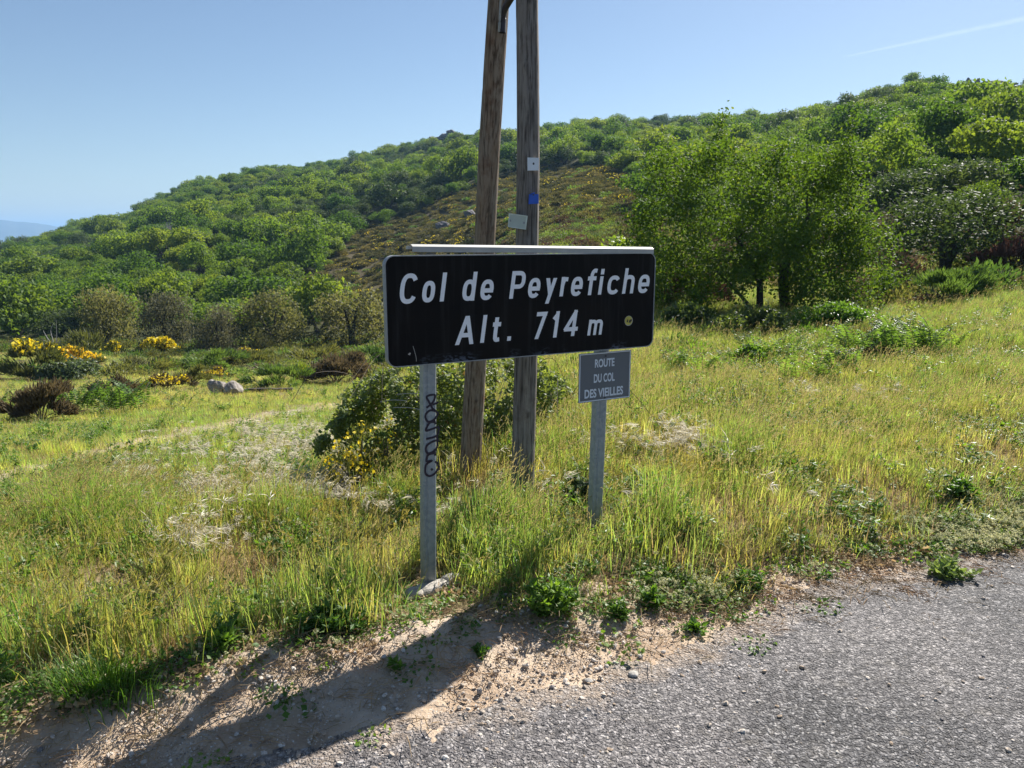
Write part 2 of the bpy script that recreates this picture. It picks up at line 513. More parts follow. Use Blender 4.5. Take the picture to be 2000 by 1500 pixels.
M = {}
M['asphalt'] = asphalt_mat(); M['dirt'] = dirt_mat(); M['ground'] = ground_mat()
M['rock'] = rock_mat(); M['rock_dark'] = rock_mat('dark rock', (.12, .11, .115), (.24, .225, .22))
M['galv'] = galv_mat(); M['board'] = board_mat()
M['alu'] = simple_mat('aluminium profile', (.4, .4, .38), 0.6, 0.2, var=.12, scale=12)
M['rim'] = simple_mat('grey sign rim', (.3, .31, .32), 0.55, 0.3, var=.15, scale=25)
M['white_film'] = simple_mat('white sign lettering', (.86, .86, .88), 0.4, var=.04)
M['plaque'] = simple_mat('grey plaque enamel', (.125, .138, .155), 0.4, var=.06, scale=8)
M['plaque_white'] = simple_mat('pale plaque print', (.66, .7, .76), 0.45, var=.04)
M['screw'] = simple_mat('dark screw', (.06, .06, .065), 0.4, 0.6)
M['ink'] = simple_mat('marker ink', (.016, .009, .024), 0.45, var=.2)
M['yellow'] = simple_mat('yellow sticker', (.5, .44, .07), 0.5)
M['pale'] = simple_mat('worn white print', (.42, .4, .37), 0.5)
M['black_print'] = simple_mat('brown black print', (.03, .022, .012), 0.5)
M['white_plate'] = simple_mat('white plate', (.72, .75, .8), 0.45, var=.05)
M['blue_plate'] = simple_mat('blue plate', (.015, .09, .5), 0.45, var=.1)
M['cream'] = simple_mat('cream plastic', (.46, .5, .45), 0.5, var=.06, scale=14)
M['wood_grey'] = wood_mat('weathered grey wood', (.175, .152, .136), (.265, .237, .213), (.062, .053, .046), (.12, .092, .075))
M['wood_brown'] = wood_mat('weathered brown wood', (.235, .175, .128), (.25, .212, .172), (.075, .05, .036), (.13, .066, .038))
M['bark'] = simple_mat('dark bark', (.05, .042, .036), 0.95, var=.4, scale=40, bump=.6)
M['twig'] = simple_mat('twig bark', (.1, .08, .06), 0.9, var=.3, scale=40)
M['dead'] = simple_mat('bleached dead wood', (.42, .4, .38), 0.9, var=.15, scale=30)
M['concrete'] = simple_mat('old concrete', (.4, .37, .33), 0.95, var=.25, scale=30, bump=.7)
M['bracket'] = simple_mat('dark bracket', (.04, .038, .05), 0.6, 0.3, var=.25)

# ------------------------------------------------------------------ ground
def px_gauss(px, py, cx, cy, sx, sy):
    return np.exp(-((px - cx) / sx) ** 2 - ((py - cy) / sy) ** 2)

# patches, in the picture's own coordinates: (x, y, rx, ry)
BROWN = [(480, 1110, 130, 60, 1.), (330, 1200, 60, 40, 1.), (60, 1180, 80, 40, .8), (940, 945, 110, 45, 1.), (1310, 1150, 110, 50, .8), (1620, 1130, 160, 45, 1.), (1560, 1190, 140, 40, .9),
         (1400, 1010, 60, 40, .6), (1800, 1080, 120, 40, .8), (1280, 870, 90, 35, .7), (1950, 880, 120, 60, .5), (700, 1080, 90, 40, .5), (820, 1020, 60, 40, .5), (1700, 960, 90, 40, .4), (500, 1260, 90, 30, .6), (230, 1130, 120, 50, .7), (120, 1290, 90, 40, .5), (650, 1110, 90, 45, .7), (1080, 1000, 60, 30, .5), (1180, 1110, 80, 40, .5)]
GREEN = [(1290, 1060, 75, 90, 1.), (1440, 900, 70, 45, 1.), (620, 1190, 130, 70, 1.), (980, 1080, 120, 80, .9), (180, 1010, 140, 60, .8), (560, 1030, 100, 50, .6), (1100, 1120, 100, 60, .9), (1560, 1010, 90, 50, .5), (60, 1230, 80, 50, .7), (870, 1180, 90, 50, .8), (750, 980, 70, 50, .6)]
BROME = [(330, 965, 110, 42, 1.), (470, 905, 120, 45, 1.), (560, 960, 120, 45, .9), (650, 900, 110, 50, 1.), (520, 870, 70, 30, .9), (740, 850, 70, 40, .9), (830, 880, 60, 30, .7), (1310, 890, 70, 25, .9), (1600, 785, 150, 18, .3), (360, 1090, 60, 40, .25), (1060, 980, 300, 60, .05)]
BARLEY = [(100, 1180, 190, 120, .9), (300, 1250, 120, 70, .6), (700, 1060, 170, 70, .6), (830, 1140, 60, 60, .8), (450, 1010, 200, 60, .35), (1270, 950, 150, 60, .4)]
def field(px, py, L):
    s = np.zeros(len(px))
    for x, y, rx, ry, a in L: s = np.maximum(s, a * np.exp(-((px - x) / rx) ** 2 - ((py - y) / ry) ** 2))
    return s

TRACK = np.array([(-200, 985), (0, 940), (110, 905), (220, 875), (330, 853), (450, 830), (560, 808), (650, 795), (760, 775)], float)

def track_mask(x, y):
    px, py = proj(x, y, height(x, y, False))
    yc = np.interp(px, TRACK[:, 0], TRACK[:, 1])
    wid = np.interp(px, [0, 650], [17, 8])
    return np.exp(-((py - yc) / wid) ** 2) * (px < 720) * (y > 2)

HEATH = np.array([(560, 560), (640, 520), (690, 450), (800, 425), (880, 385), (960, 350), (1080, 325), (1170, 326), (1270, 350), (1270, 410), (1180, 424), (1130, 470), (1130, 640), (640, 640)], float)

def in_poly(px, py, poly):
    inside = np.zeros(px.shape, bool)
    j = len(poly) - 1
    for i in range(len(poly)):
        xi, yi = poly[i]; xj, yj = poly[j]
        c = ((yi > py) != (yj > py)) & (px < (xj - xi) * (py - yi) / (yj - yi + 1e-9) + xi)
        inside ^= c
        j = i
    return inside

def heath_mask(x, y):
    px, py = proj(x, y, height(x, y, False))
    a = in_poly(px, py, HEATH) & (y > 55)
    b = ((px > 1815) & (px < 2010) & (py > 150) & (py < 205) & (y > 90))
    return a | b

def build_ground():
    az = np.concatenate([np.linspace(-180, -62, 40)[:-1], np.arange(-62, 62.01, 0.34), np.linspace(62, 180, 40)[1:]])
    r = np.concatenate([[0.0], np.geomspace(0.7, 9000, 440)])
    A, Rr = np.meshgrid(np.radians(az), r, indexing='ij')
    x = Rr * np.sin(A); y = Rr * np.cos(A)
    z = height(x, y)
    rr = np.hypot(x, y)
    back = sstep(0, -40, y)
    z = z * (1 - back) + (-0.0 - 0.02 * np.maximum(-y - 20, 0)) * back
    s_ = x * RS[0] + y * RS[1]; t_ = x * RT[0] + y * RT[1]
    z = np.where((t_ < 3.0 + edge_wobble(s_)) & (t_ > -4.25), z - 0.035, z)
    n, k = x.shape
    v = np.stack([x, y, z], -1).reshape(-1, 3)
    i = (np.arange(n - 1)[:, None] * k + np.arange(k - 1)[None])
    f = np.stack([i, i + k, i + k + 1, i + 1], -1).reshape(-1, 4)
    # soil colours
    X, Y = v[:, 0], v[:, 1]
    nz = fbm(X * .8, Y * .8, 61)[:, None]; nb = fbm(X * .12, Y * .12, 67)[:, None]
    col = np.array([[.13, .115, .045]]) * (1 - nz) + np.array([[.19, .15, .075]]) * nz
    fr = (Y > 2)[:, None]
    gx, gy = proj(X, Y, height(X, Y, False)); bs = (field(gx, gy, BROWN) * (Y > 2) * (Y < 12))[:, None]
    col = col * (1 - .8 * bs) + np.array([[.27, .185, .115]]) * .8 * bs
    vb = (np.exp(-np.hypot(X, Y) / 6) * sstep(.52, .36, fbm(X * 2.6, Y * 2.6, 73, 4)))[:, None]
    col = col * (1 - vb) + np.array([[.25, .19, .12]]) * vb
    tm = track_mask(X, Y)[:, None]
    col = col * (1 - tm) + np.array([[.36, .29, .2]]) * tm
    w = np.maximum(sstep(24, 50, np.hypot(X, Y)), sstep(14, 20, Y) * sstep(.1, .2, X / np.maximum(Y, 1)))[:, None]
    col = col * (1 - w) + (np.array([[.035, .04, .016]]) * (1 - nb) + np.array([[.06, .065, .025]]) * nb) * w
    hm = heath_mask(X, Y)[:, None]
    hn = fbm(X * .25, Y * .25, 77)[:, None]; hn2 = fbm(X * .5, Y * .5, 79)[:, None]
    hc = np.array([[.075, .055, .038]]) * (1 - hn) + np.array([[.1, .088, .038]]) * hn
    hc = np.where(hn2 > .62, np.array([[.12, .095, .03]]), hc)
    col = np.where(hm & fr, hc, col)
    me = mesh_np('ground', v, [f], [M['ground']], None, {'soil': ('POINT', 'FLOAT_COLOR', np.concatenate([col, np.ones((len(col), 1))], 1))}, True)
    return tag(link('ground', me), kind='structure')

build_ground()

def strip_sheet(name, ss, ts, keep, lift, mat, rough_amp, attr=None):
    S, T = np.meshgrid(ss, ts, indexing='ij')
    x = S * RS[0] + T * RT[0]; y = S * RS[1] + T * RT[1]
    z = height(x, y) + lift + (fbm(x * 22, y * 22, 91, 3) - 0.5) * rough_amp + (fbm(x * 3, y * 3, 93, 3) - 0.5) * rough_amp * 1.4
    n, k = S.shape
    v = np.stack([x, y, z], -1).reshape(-1, 3)
    i = (np.arange(n - 1)[:, None] * k + np.arange(k - 1)[None])
    f = np.stack([i, i + k, i + k + 1, i + 1], -1).reshape(-1, 4)
    sc = 0.25 * (S[:-1, :-1] + S[1:, :-1] + S[:-1, 1:] + S[1:, 1:]); tcn = 0.25 * (T[:-1, :-1] + T[1:, :-1] + T[:-1, 1:] + T[1:, 1:])
    f = f[keep(sc, tcn).ravel()]
    used = np.unique(f); mp = np.zeros(len(v), int); mp[used] = np.arange(len(used))
    at = {}
    if attr is not None:
        at = {attr[0]: ('POINT', 'FLOAT', attr[1](S, T, x, y).ravel()[used])}
    if name == 'road':
        at['dust'] = ('POINT', 'FLOAT', np.clip(sstep(.3, -.04, asphalt_edge(S) - T), 0, 1).ravel()[used])
    me = mesh_np(name, v[used], [mp[f]], [mat], None, at, True)
    return tag(link(name, me), kind='structure')

def asphalt_edge(s):
    return 2.58 + 0.5 * (edge_wobble(s)) + (fbm(s * 5, s * 0 + 1.0, 31, 3) - .5) * .14 - 0.12 * np.exp(-((s - 0.7) / 1.0) ** 2) + 0.3 * sstep(-.6, -1.8, s) + 0.2 * sstep(1.7, 2.6, s)

def dirt_edge(s):
    return 2.93 + edge_wobble(s) + .06 * np.exp(-((s + .2) / .8) ** 2) - .07 * np.exp(-((s + 1.1) / .7) ** 2)

ss = np.concatenate([-np.geomspace(60, 3.4, 60), np.arange(-3.38, 5.0, 0.017), np.geomspace(5.0, 60, 50)])
ts_road = np.concatenate([np.linspace(-4.2, 1.0, 30)[:-1], np.arange(1.0, 3.3, 0.017)])
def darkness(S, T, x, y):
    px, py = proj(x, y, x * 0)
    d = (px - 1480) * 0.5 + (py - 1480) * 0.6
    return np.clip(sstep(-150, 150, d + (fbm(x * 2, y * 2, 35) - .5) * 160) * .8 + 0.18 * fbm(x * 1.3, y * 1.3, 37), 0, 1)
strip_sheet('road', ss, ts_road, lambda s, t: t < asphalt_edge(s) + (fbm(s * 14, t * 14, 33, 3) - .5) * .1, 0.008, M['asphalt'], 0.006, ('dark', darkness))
ts_dirt = np.arange(1.9, 3.75, 0.017)
strip_sheet('dirt_shoulder', ss, ts_dirt, lambda s, t: (t > asphalt_edge(s) - .16) & (t < dirt_edge(s) + .02 + .3 * fbm(s * 3, t * 3, 39)), 0.0, M['dirt'], 0.022)

# ------------------------------------------------------------------ far mountain and air
def build_mountain():
    xs = np.array([-400, -250, -120, -40, 0, 55, 110, 150, 200, 300, 420]); ys = np.array([455, 445, 437, 431, 432, 430, 437, 445, 452, 470, 500])
    px = np.linspace(-400, 420, 160)
    top = np.interp(px, xs, ys) + (fbm(px * .03, px * 0, 3, 4) - .5) * 7
    Y0 = 4300.0
    rows = []
    for k, f in enumerate(np.linspace(0, 1, 14)):
        Y = Y0 - 1100 * (1 - f)
        e = elev(top)
        ztop = CAM_Z + e * Y0
        z = -160 + (ztop + 160) * f ** 0.8 + (fbm(px * .05, np.full_like(px, k * .7), 8, 3) - .5) * 40 * (1 - f) * f * 4
        rows.append(np.stack([(px - 1000) / FPX / CP * Y, np.full_like(px, Y), z], 1))
    back = rows[-1].copy(); back[:, 1] += 900; back[:, 2] = -160
    rows.append(back)
    v = np.concatenate(rows); k = len(px); n = len(rows)
    i = (np.arange(n - 1)[:, None] * k + np.arange(k - 1)[None])
    f = np.stack([i, i + 1, i + k + 1, i + k], -1).reshape(-1, 4)
    return tag(link('mountain', mesh_np('mountain', v, [f], [simple_mat('far wooded slope', (.05, .06, .04), .95, var=.3, scale=.01)], None, None, True)), kind='structure')
build_mountain()

def build_haze():
    g = Geo(); g.box((-9300, -9300, -345), (9300, 9300, 140))
    m, nt, out = new_mat('haze air')
    pv = nt.nodes.new('ShaderNodeVolumePrincipled')
    pv.inputs['Color'].default_value = (.36, .63, 1.0, 1)
    pv.inputs['Density'].default_value = 0.00026
    pv.inputs['Anisotropy'].default_value = 0.1
    for k in ('Density Attribute', 'Color Attribute', 'Temperature Attribute'):
        if k in pv.inputs: pv.inputs[k].default_value = ''
    nt.links.new(pv.outputs[0], out.inputs['Volume'])
    return tag(link('haze', g.mesh('haze', [m])), kind='stuff')
build_haze()

# ------------------------------------------------------------------ the sign
YAW = rad(28.3)
BL = at_y(757, 719, 3.41)                           # lower left front corner of the board
BX = Vector((math.cos(YAW), math.sin(YAW), 0)); BN = Vector((math.sin(YAW), -math.cos(YAW), 0))
BW, BH = 1.5, 0.5

def board_uv(px, py):
    d = Vector(ray(px, py)); o = Vector((0, 0, CAM_Z))
    t = (BL - o).dot(BN) / d.dot(BN)
    p = o + d * t - BL
    return p.dot(BX), p.z

def rounded_outline(w, h, r, n=8, inset=0.0):
    pts = []
    for cx, cz, a0 in ((w - r, r, -90), (w - r, h - r, 0), (r, h - r, 90), (r, r, 180)):
        for k in range(n + 1):
            a = rad(a0 + 90 * k / n)
            pts.append((cx + (r - inset) * math.cos(a), cz + (r - inset) * math.sin(a)))
    return np.array(pts)

def prism(g, pts, y0, y1, mat=0):
    """closed outline in the local XZ plane, front at y0, back at y1"""
    n = len(pts)
    v = np.concatenate([np.c_[pts[:, 0], np.full(n, y0), pts[:, 1]], np.c_[pts[:, 0], np.full(n, y1), pts[:, 1]]])
    j = np.arange(n); j2 = (j + 1) % n
    g.add(v, np.stack([j, j + n, j2 + n, j2], 1), mat)
    for yy, rev in ((y0, False), (y1, True)):
        c = np.array([[pts[:, 0].mean(), yy, pts[:, 1].mean()]])
        vv = np.concatenate([np.c_[pts[:, 0], np.full(n, yy), pts[:, 1]], c])
        t = np.stack([j, j2, np.full(n, n)], 1)
        g.add(vv, t[:, ::-1] if rev else t, mat)

def ring(g, outer, inner, y0, y1, mat=0):
    n = len(outer)
    P = [np.c_[o[:, 0], np.full(n, y), o[:, 1]] for o, y in ((outer, y0), (inner, y0), (outer, y1), (inner, y1))]
    v = np.concatenate(P); j = np.arange(n); j2 = (j + 1) % n
    g.add(v, np.concatenate([np.stack([j, j2, j2 + n, j + n], 1), np.stack([j + 2 * n, j + 3 * n, j2 + 3 * n, j2 + 2 * n], 1),
                             np.stack([j, j + 2 * n, j2 + 2 * n, j2], 1), np.stack([j + n, j2 + n, j2 + 3 * n, j + 3 * n], 1)]), mat)

def glyph(ch, shear=0.0, offset=0.0, ext=0.5):
    cu = bpy.data.curves.new('glyph', 'FONT')
    cu.body = ch; cu.size = 1.0; cu.shear = shear; cu.offset = offset; cu.extrude = 0.0
    cu.resolution_u = 6
    o = bpy.data.objects.new('glyph', cu)
    me = bpy.data.meshes.new_from_object(o)
    v = np.zeros(len(me.vertices) * 3); me.vertices.foreach_get('co', v)
    v = v.reshape(-1, 3)[:, :2]
    fs = [list(p.vertices) for p in me.polygons]
    bpy.data.objects.remove(o); bpy.data.curves.remove(cu); bpy.data.meshes.remove(me)
    return v, fs

def put_text(g, ch, x0, x1, z0, z1, y, shear, offset, mat=0):
    v, fs = glyph(ch, shear, offset)
    lo, hi = v.min(0), v.max(0)
    q = (v - lo) / (hi - lo)
    V = np.c_[x0 + q[:, 0] * (x1 - x0), np.full(len(q), y), z0 + q[:, 1] * (z1 - z0)]
    base = g.n
    tri = [f for f in fs if len(f) == 3]; quad = [f for f in fs if len(f) == 4]
    big = [f for f in fs if len(f) > 4]
    for f in big:
        tri += [(f[0], f[k], f[k + 1]) for k in range(1, len(f) - 1)]
    if tri:
        g.add(V, np.array(tri), mat)
        if quad: g.add(V, np.array(quad), mat)
    else:
        g.add(V, np.array(quad), mat)

sign = empty('altitude_sign', BL, YAW, 'large black road sign with white italic letters and an altitude, on two grey steel posts', 'road sign')
# local axes: +X along the board, -Y towards the reader, Z up
g = Geo(); prism(g, rounded_outline(BW, BH, 0.045, 8, 0.004), 0.0, 0.006)
link('sign_board', g.mesh('sign_board', [M['board']]), sign)
g = Geo(); ring(g, rounded_outline(BW, BH, 0.045), rounded_outline(BW, BH, 0.045, 8, 0.0045), -0.003, 0.03)
link('board_rim', g.mesh('board_rim', [M['rim']]), sign)

O1, O2, SC = (760, 510), (1020, 510), 7.407
ITAL = 0.15
def smooth_poly(P, n=6):
    P = np.asarray(P, float)
    if len(P) < 3: return P
    Q = np.concatenate([[2 * P[0] - P[1]], P, [2 * P[-1] - P[-2]]]); out = []
    for i in range(1, len(Q) - 2):
        for t in np.linspace(0, 1, n, endpoint=False):
            out.append(0.5 * ((2 * Q[i]) + (-Q[i - 1] + Q[i + 1]) * t + (2 * Q[i - 1] - 5 * Q[i] + 4 * Q[i + 1] - Q[i + 2]) * t ** 2 + (-Q[i - 1] + 3 * Q[i] - 3 * Q[i + 1] + Q[i + 2]) * t ** 3))
    out.append(P[-1]); return np.array(out)
def arcp(cx, cy, rx, ry, a0, a1, n=26, pw=.78):
    a = np.radians(np.linspace(a0, a1, n)); c_, s_ = np.cos(a), np.sin(a)
    return np.c_[cx + rx * np.sign(c_) * np.abs(c_) ** pw, cy + ry * np.sign(s_) * np.abs(s_) ** pw]
XH = .70                                             # x-height relative to the ascender
def arch(x0, x1, top, y0):
    return np.concatenate([[(x0, top * .62)], arcp((x0 + x1) / 2, top * .68, (x1 - x0) / 2, top * .32, 172, 0, 14), [(x1, y0)]])
STROKE_FONT = {                                      # (points, lengthen start, lengthen end)
    'C': [(arcp(.5, .5, .5, .5, 33, 327), 0, 0)], 'c': [(arcp(.5, .5, .5, .5, 36, 324), 0, 0)], 'o': [(arcp(.5, .5, .5, .5, 0, 360, 40), 0, 0)],
    'l': [([(.5, 0), (.5, 1)], 1, 1)],
    'd': [(arcp(.5, .345, .5, .345, 0, 360, 40), 0, 0), ([(1, 0), (1, 1)], 1, 1)],
    'e': [(np.concatenate([arcp(.5, .5, .5, .5, -2, 322, 30)]), 0, 0), ([(0, .46), (1, .46)], 0, .9)],
    'P': [([(0, 0), (0, 1)], 1, 1), (np.concatenate([[(0, 1)], [(.45, 1)], arcp(.55, .71, .45, .29, 88, -88, 16), [(.45, .42), (0, .42)]]), 0, 0)],
    'y': [([(0, 1), (.52, .36)], 1, 0), ([(1, 1), (.3, 0)], 1, 1)],
    'r': [([(0, 0), (0, 1)], 1, 1), ([(0, .55), (.12, .8), (.4, .97), (1, .97)], 0, 0)],
    'f': [([(.4, 0), (.4, .72), (.46, .9), (.66, 1), (1, .99)], 1, 0), ([(-.08, .66), (1, .66)], 0, 0)],
    'i': [([(.5, 0), (.5, .66)], 1, 1), ([(.5, .93), (.5, 1)], 1, 1)],
    'h': [([(0, 0), (0, 1)], 1, 1), (arch(0, 1, .68, 0), 0, 1)],
    'A': [([(0, 0), (.46, 1)], 1, 1), ([(1, 0), (.54, 1)], 1, 1), ([(.16, .3), (.84, .3)], 0, 0)],
    't': [([(.38, 1), (.38, .22), (.48, .03), (.7, 0), (1, .02)], 1, 0), ([(-.1, .76), (1, .76)], 0, 0)],
    '.': [([(.5, .3), (.5, .7)], 1, 1)],
    '7': [([(0, 1), (1, 1)], .9, 1), ([(1, 1), (.22, 0)], .6, 1)],
    '1': [([(.85, 0), (.85, 1)], 1, 1), ([(.85, .96), (.05, .73)], 0, 0)],
    '4': [([(.74, 0), (.74, 1)], 1, 1), ([(.74, 1), (0, .24)], .8, .8), ([(0, .23), (1, .23)], .8, .8)],
    'm': [([(0, 0), (0, 1)], 1, 1), (arch(0, .5, .98, 0), 0, 1), (arch(.5, 1, .98, 0), 0, 1)]}
def stroke_glyph(ch, W, H, sw, k):
    """ribbons of constant width, sheared into italics; returns list of (verts2d, faces)"""
    out = []
    for pts, e0, e1 in STROKE_FONT[ch]:
        p = np.array(pts, float) * np.array([max(W - sw, 0), H - sw]) + sw / 2
        if ch in 'l.' or (ch == 'i'): p[:, 0] = W / 2
        if len(p) > 2 and ch in 'rft': p = smooth_poly(p, 5)
        d0 = unit(p[1] - p[0]); d1 = unit(p[-1] - p[-2])
        p = np.concatenate([[p[0] - d0 * sw / 2 * e0], p[1:-1], [p[-1] + d1 * sw / 2 * e1]])
        d = unit(np.gradient(p, axis=0)) if len(p) > 2 else np.tile(unit(p[1] - p[0]), (2, 1))
        if ch == 'o' or (ch == 'd' and len(p) > 20):
            d[0] = d[-1] = unit(p[1] - p[-2])
        nrm = np.c_[-d[:, 1], d[:, 0]]
        v = np.concatenate([p + nrm * sw / 2, p - nrm * sw / 2])
        if ch in 'Ay7' and len(p) == 2:              # cut slanted limbs level with the line
            for q in range(4):
                yy = 0 if v[q, 1] < H * .12 else (H if v[q, 1] > H * .88 else None)
                if yy is not None and abs(d[q % 2, 1]) > .3:
                    v[q] += d[q % 2] * (yy - v[q, 1]) / d[q % 2, 1]
        v[:, 0] += k * v[:, 1]
        n = len(p); j = np.arange(n - 1)
        out.append((v, np.stack([j, j + n, j + n + 1, j + 1], 1)))
    return out
LINE1 = [('C', O1, 150, 415, 177, 617), ('o', O1, 475, 667, 285, 597), ('l', O1, 725, 845, 165, 582), ('d', O1, 1057, 1282, 155, 573),
         ('e', O1, 1318, 1512, 265, 563), ('P', O1, 1733, 1975, 143, 540), ('e', O2, 82, 262, 243, 533), ('y', O2, 327, 503, 245, 612),
         ('r', O2, 536, 668, 228, 508), ('e', O2, 703, 875, 226, 505), ('f', O2, 945, 1090, 110, 490), ('i', O2, 1095, 1205, 112, 483),
         ('c', O2, 1230, 1407, 208, 481), ('h', O2, 1445, 1625, 102, 468), ('e', O2, 1675, 1840, 195, 462)]
LINE2 = [('A', O1, 947, 1215, 795, 1207), ('l', O1, 1312, 1415, 780, 1180), ('t', O1, 1497, 1622, 813, 1167), ('.', O1, 1702, 1755, 1087, 1153),
         ('7', O2, 175, 370, 735, 1122), ('1', O2, 437, 543, 725, 1103), ('4', O2, 592, 805, 710, 1085), ('m', O2, 940, 1163, 843, 1068)]
for nm, line in (('place_name_lettering', LINE1), ('altitude_lettering', LINE2)):
    text = empty(nm, (0, 0, 0)); text.parent = sign
    for ch, o, xa, xb, ya, yb in line:
        X0, X1, Y0, Y1 = o[0] + xa / SC, o[0] + xb / SC, o[1] + ya / SC, o[1] + yb / SC
        s0 = board_uv(X0, (Y0 + Y1) / 2)[0]; s1 = board_uv(X1, (Y0 + Y1) / 2)[0]
        z1 = board_uv((X0 + X1) / 2, Y0)[1]; z0 = board_uv((X0 + X1) / 2, Y1)[1]
        sw = .0205 if ch != 'm' else .0175
        W = s1 - s0
        for _ in range(6):
            parts = stroke_glyph(ch, W, z1 - z0, sw, ITAL)
            av = np.concatenate([v for v, f in parts])
            W = max(W + (s1 - s0) - np.ptp(av[:, 0]), sw)
        x_off = s0 - av[:, 0].min()
        g = Geo()
        for q, (v, f) in enumerate(parts):
            g.add(np.c_[v[:, 0] + x_off, np.full(len(v), -.0012 - .00025 * q), v[:, 1] + z0], f)
        link('letter', g.mesh('letter', [M['white_film']]), text)

# top aluminium profile, loose at its left end
g = Geo()
prof = np.array([(0.0, 0.0), (0.0, 0.024), (0.016, 0.033), (0.034, 0.034), (0.034, 0.030), (0.018, 0.028), (0.005, 0.021), (0.005, 0.0)])   # (depth, height)
xl, zl = board_uv(806, 492); xr, zr_ = board_uv(1276, 495.5)
n = len(prof)
v = np.concatenate([np.c_[np.full(n, xx), prof[:, 0] - 0.004 + 0.006 * (k == 0), prof[:, 1] + zz] for k, (xx, zz) in enumerate(((xl, zl), (xr, zr_)))])
j = np.arange(n); j2 = (j + 1) % n
g.add(v, np.stack([j, j2, j2 + n, j + n], 1))
g.box((xl - .018, 0.012, zl + .012), (xl, 0.034, zl + .0265))
link('top_profile', g.mesh('top_profile', [M['alu']]), sign)
# rear rails the posts are clamped to
for zz in (0.1, 0.38):
    g = Geo(); g.box((0.05, 0.0305, zz), (BW - 0.05, 0.046, zz + 0.03))
    link('rear_rail', g.mesh('rear_rail', [M['alu']]), sign)

def make_post(px, py_base, lean_px):
    # base position on the line 0.05 m behind the board
    d = Vector(ray(px, 716 if px < 1000 else 690)); o = Vector((0, 0, CAM_Z))
    back = BL - BN * 0.06
    s = (o + d * ((back - o).dot(BN) / d.dot(BN)) - back).dot(BX)
    p = BL + BX * s - BN * 0.075
    zg = float(height(p.x, p.y))
    return s, zg
def post_mesh(zb, zt, lean):
    w, d = 0.066, 0.052
    # closed box profile with rounded corners and a shallow rib near the edge of the face
    pr = np.array([(-w / 2, d / 2), (-w / 2, -d / 2 + .006), (-w / 2 + .006, -d / 2), (-w / 2 + .012, -d / 2), (-w / 2 + .014, -d / 2 + .0025), (-w / 2 + .02, -d / 2 + .0025), (-w / 2 + .022, -d / 2),
                   (w / 2 - .006, -d / 2), (w / 2, -d / 2 + .006), (w / 2, d / 2)])
    zs = np.linspace(zb, zt, 12); n = len(pr)
    v = np.concatenate([np.c_[pr[:, 0] + lean * (z - zt), pr[:, 1], np.full(n, z)] for z in zs])
    g = Geo()
    i = np.arange(len(zs) - 1)[:, None] * n; j = np.arange(n)[None]; j2 = (j + 1) % n
    g.add(v, np.stack([i + j, i + j2, i + n + j2, i + n + j], -1).reshape(-1, 4))
    top = v[-n:]; g.add(np.concatenate([top, top.mean(0)[None]]), np.stack([np.arange(n), (np.arange(n) + 1) % n, np.full(n, n)], 1))
    return g
posts = []
for px, lean in ((842, 0.02), (1181, 0.022)):
    s, zg = make_post(px, 0, 0)
    gm = post_mesh(zg - BL.z - 0.12, BH - 0.012, lean)
    o = link('post', gm.mesh('post', [M['galv']], False), sign)
    o.location = (s, 0.0465 + 0.026, 0)
    posts.append((o, s, zg))

# graffiti written down the left post
def ribbon(g, pts, w, y, mat=0):
    pts = np.asarray(pts, float)
    d = np.gradient(pts, axis=0); d /= np.linalg.norm(d, axis=1)[:, None] + 1e-9
    nrm = np.c_[-d[:, 1], d[:, 0]]
    a, b = pts + nrm * w / 2, pts - nrm * w / 2
    v = np.concatenate([np.c_[a[:, 0], np.full(len(a), y), a[:, 1]], np.c_[b[:, 0], np.full(len(a), y), b[:, 1]]])
    n = len(pts); k = np.arange(n - 1)
    g.add(v, np.stack([k, k + n, k + n + 1, k + 1], 1), mat)

STROKES = [[(225, 385), (300, 320), (335, 255), (325, 210), (230, 235), (260, 310), (310, 405)], [(300, 345), (385, 312)],
           [(305, 395), (360, 440), (370, 475), (320, 545), (250, 570), (215, 530), (215, 470), (270, 420), (340, 425)], [(325, 545), (345, 605)],
           [(345, 570), (265, 585), (215, 685), (300, 665), (375, 640), (385, 680), (350, 760), (220, 800)], [(355, 745), (375, 830)],
           [(370, 820), (365, 900), (330, 955), (250, 990), (215, 950), (225, 890), (290, 840), (360, 815)], [(330, 935), (340, 1020)],
           [(335, 985), (245, 1010), (225, 1095), (295, 1085), (225, 1130), (205, 1200), (215, 1265), (265, 1290), (330, 1260), (375, 1190), (370, 1130), (340, 1095)],
           [(285, 1190), (302, 1215)]]
g = Geo()
po, ps, pz = posts[0]
for k, st in enumerate(STROKES):
    pts = []
    for cx, cyy in smooth_poly(st):
        s, z = board_uv(800 + cx / 6.81, 740 + cyy / 6.81)
        # the post face lies 0.0465 m behind the board plane: scale about the camera ray
        d = Vector(ray(800 + cx / 6.81, 740 + cyy / 6.81)); o0 = Vector((0, 0, CAM_Z))
        t = ((BL - BN * 0.0465) - o0).dot(BN) / d.dot(BN); p = o0 + d * t - BL
        pts.append((p.dot(BX) - ps, p.z))
    ribbon(g, np.array(pts), 0.0108, -0.026 - 0.0006 - 0.00025 * k)
gr = link('graffiti', g.mesh('graffiti', [M['ink']]), po)

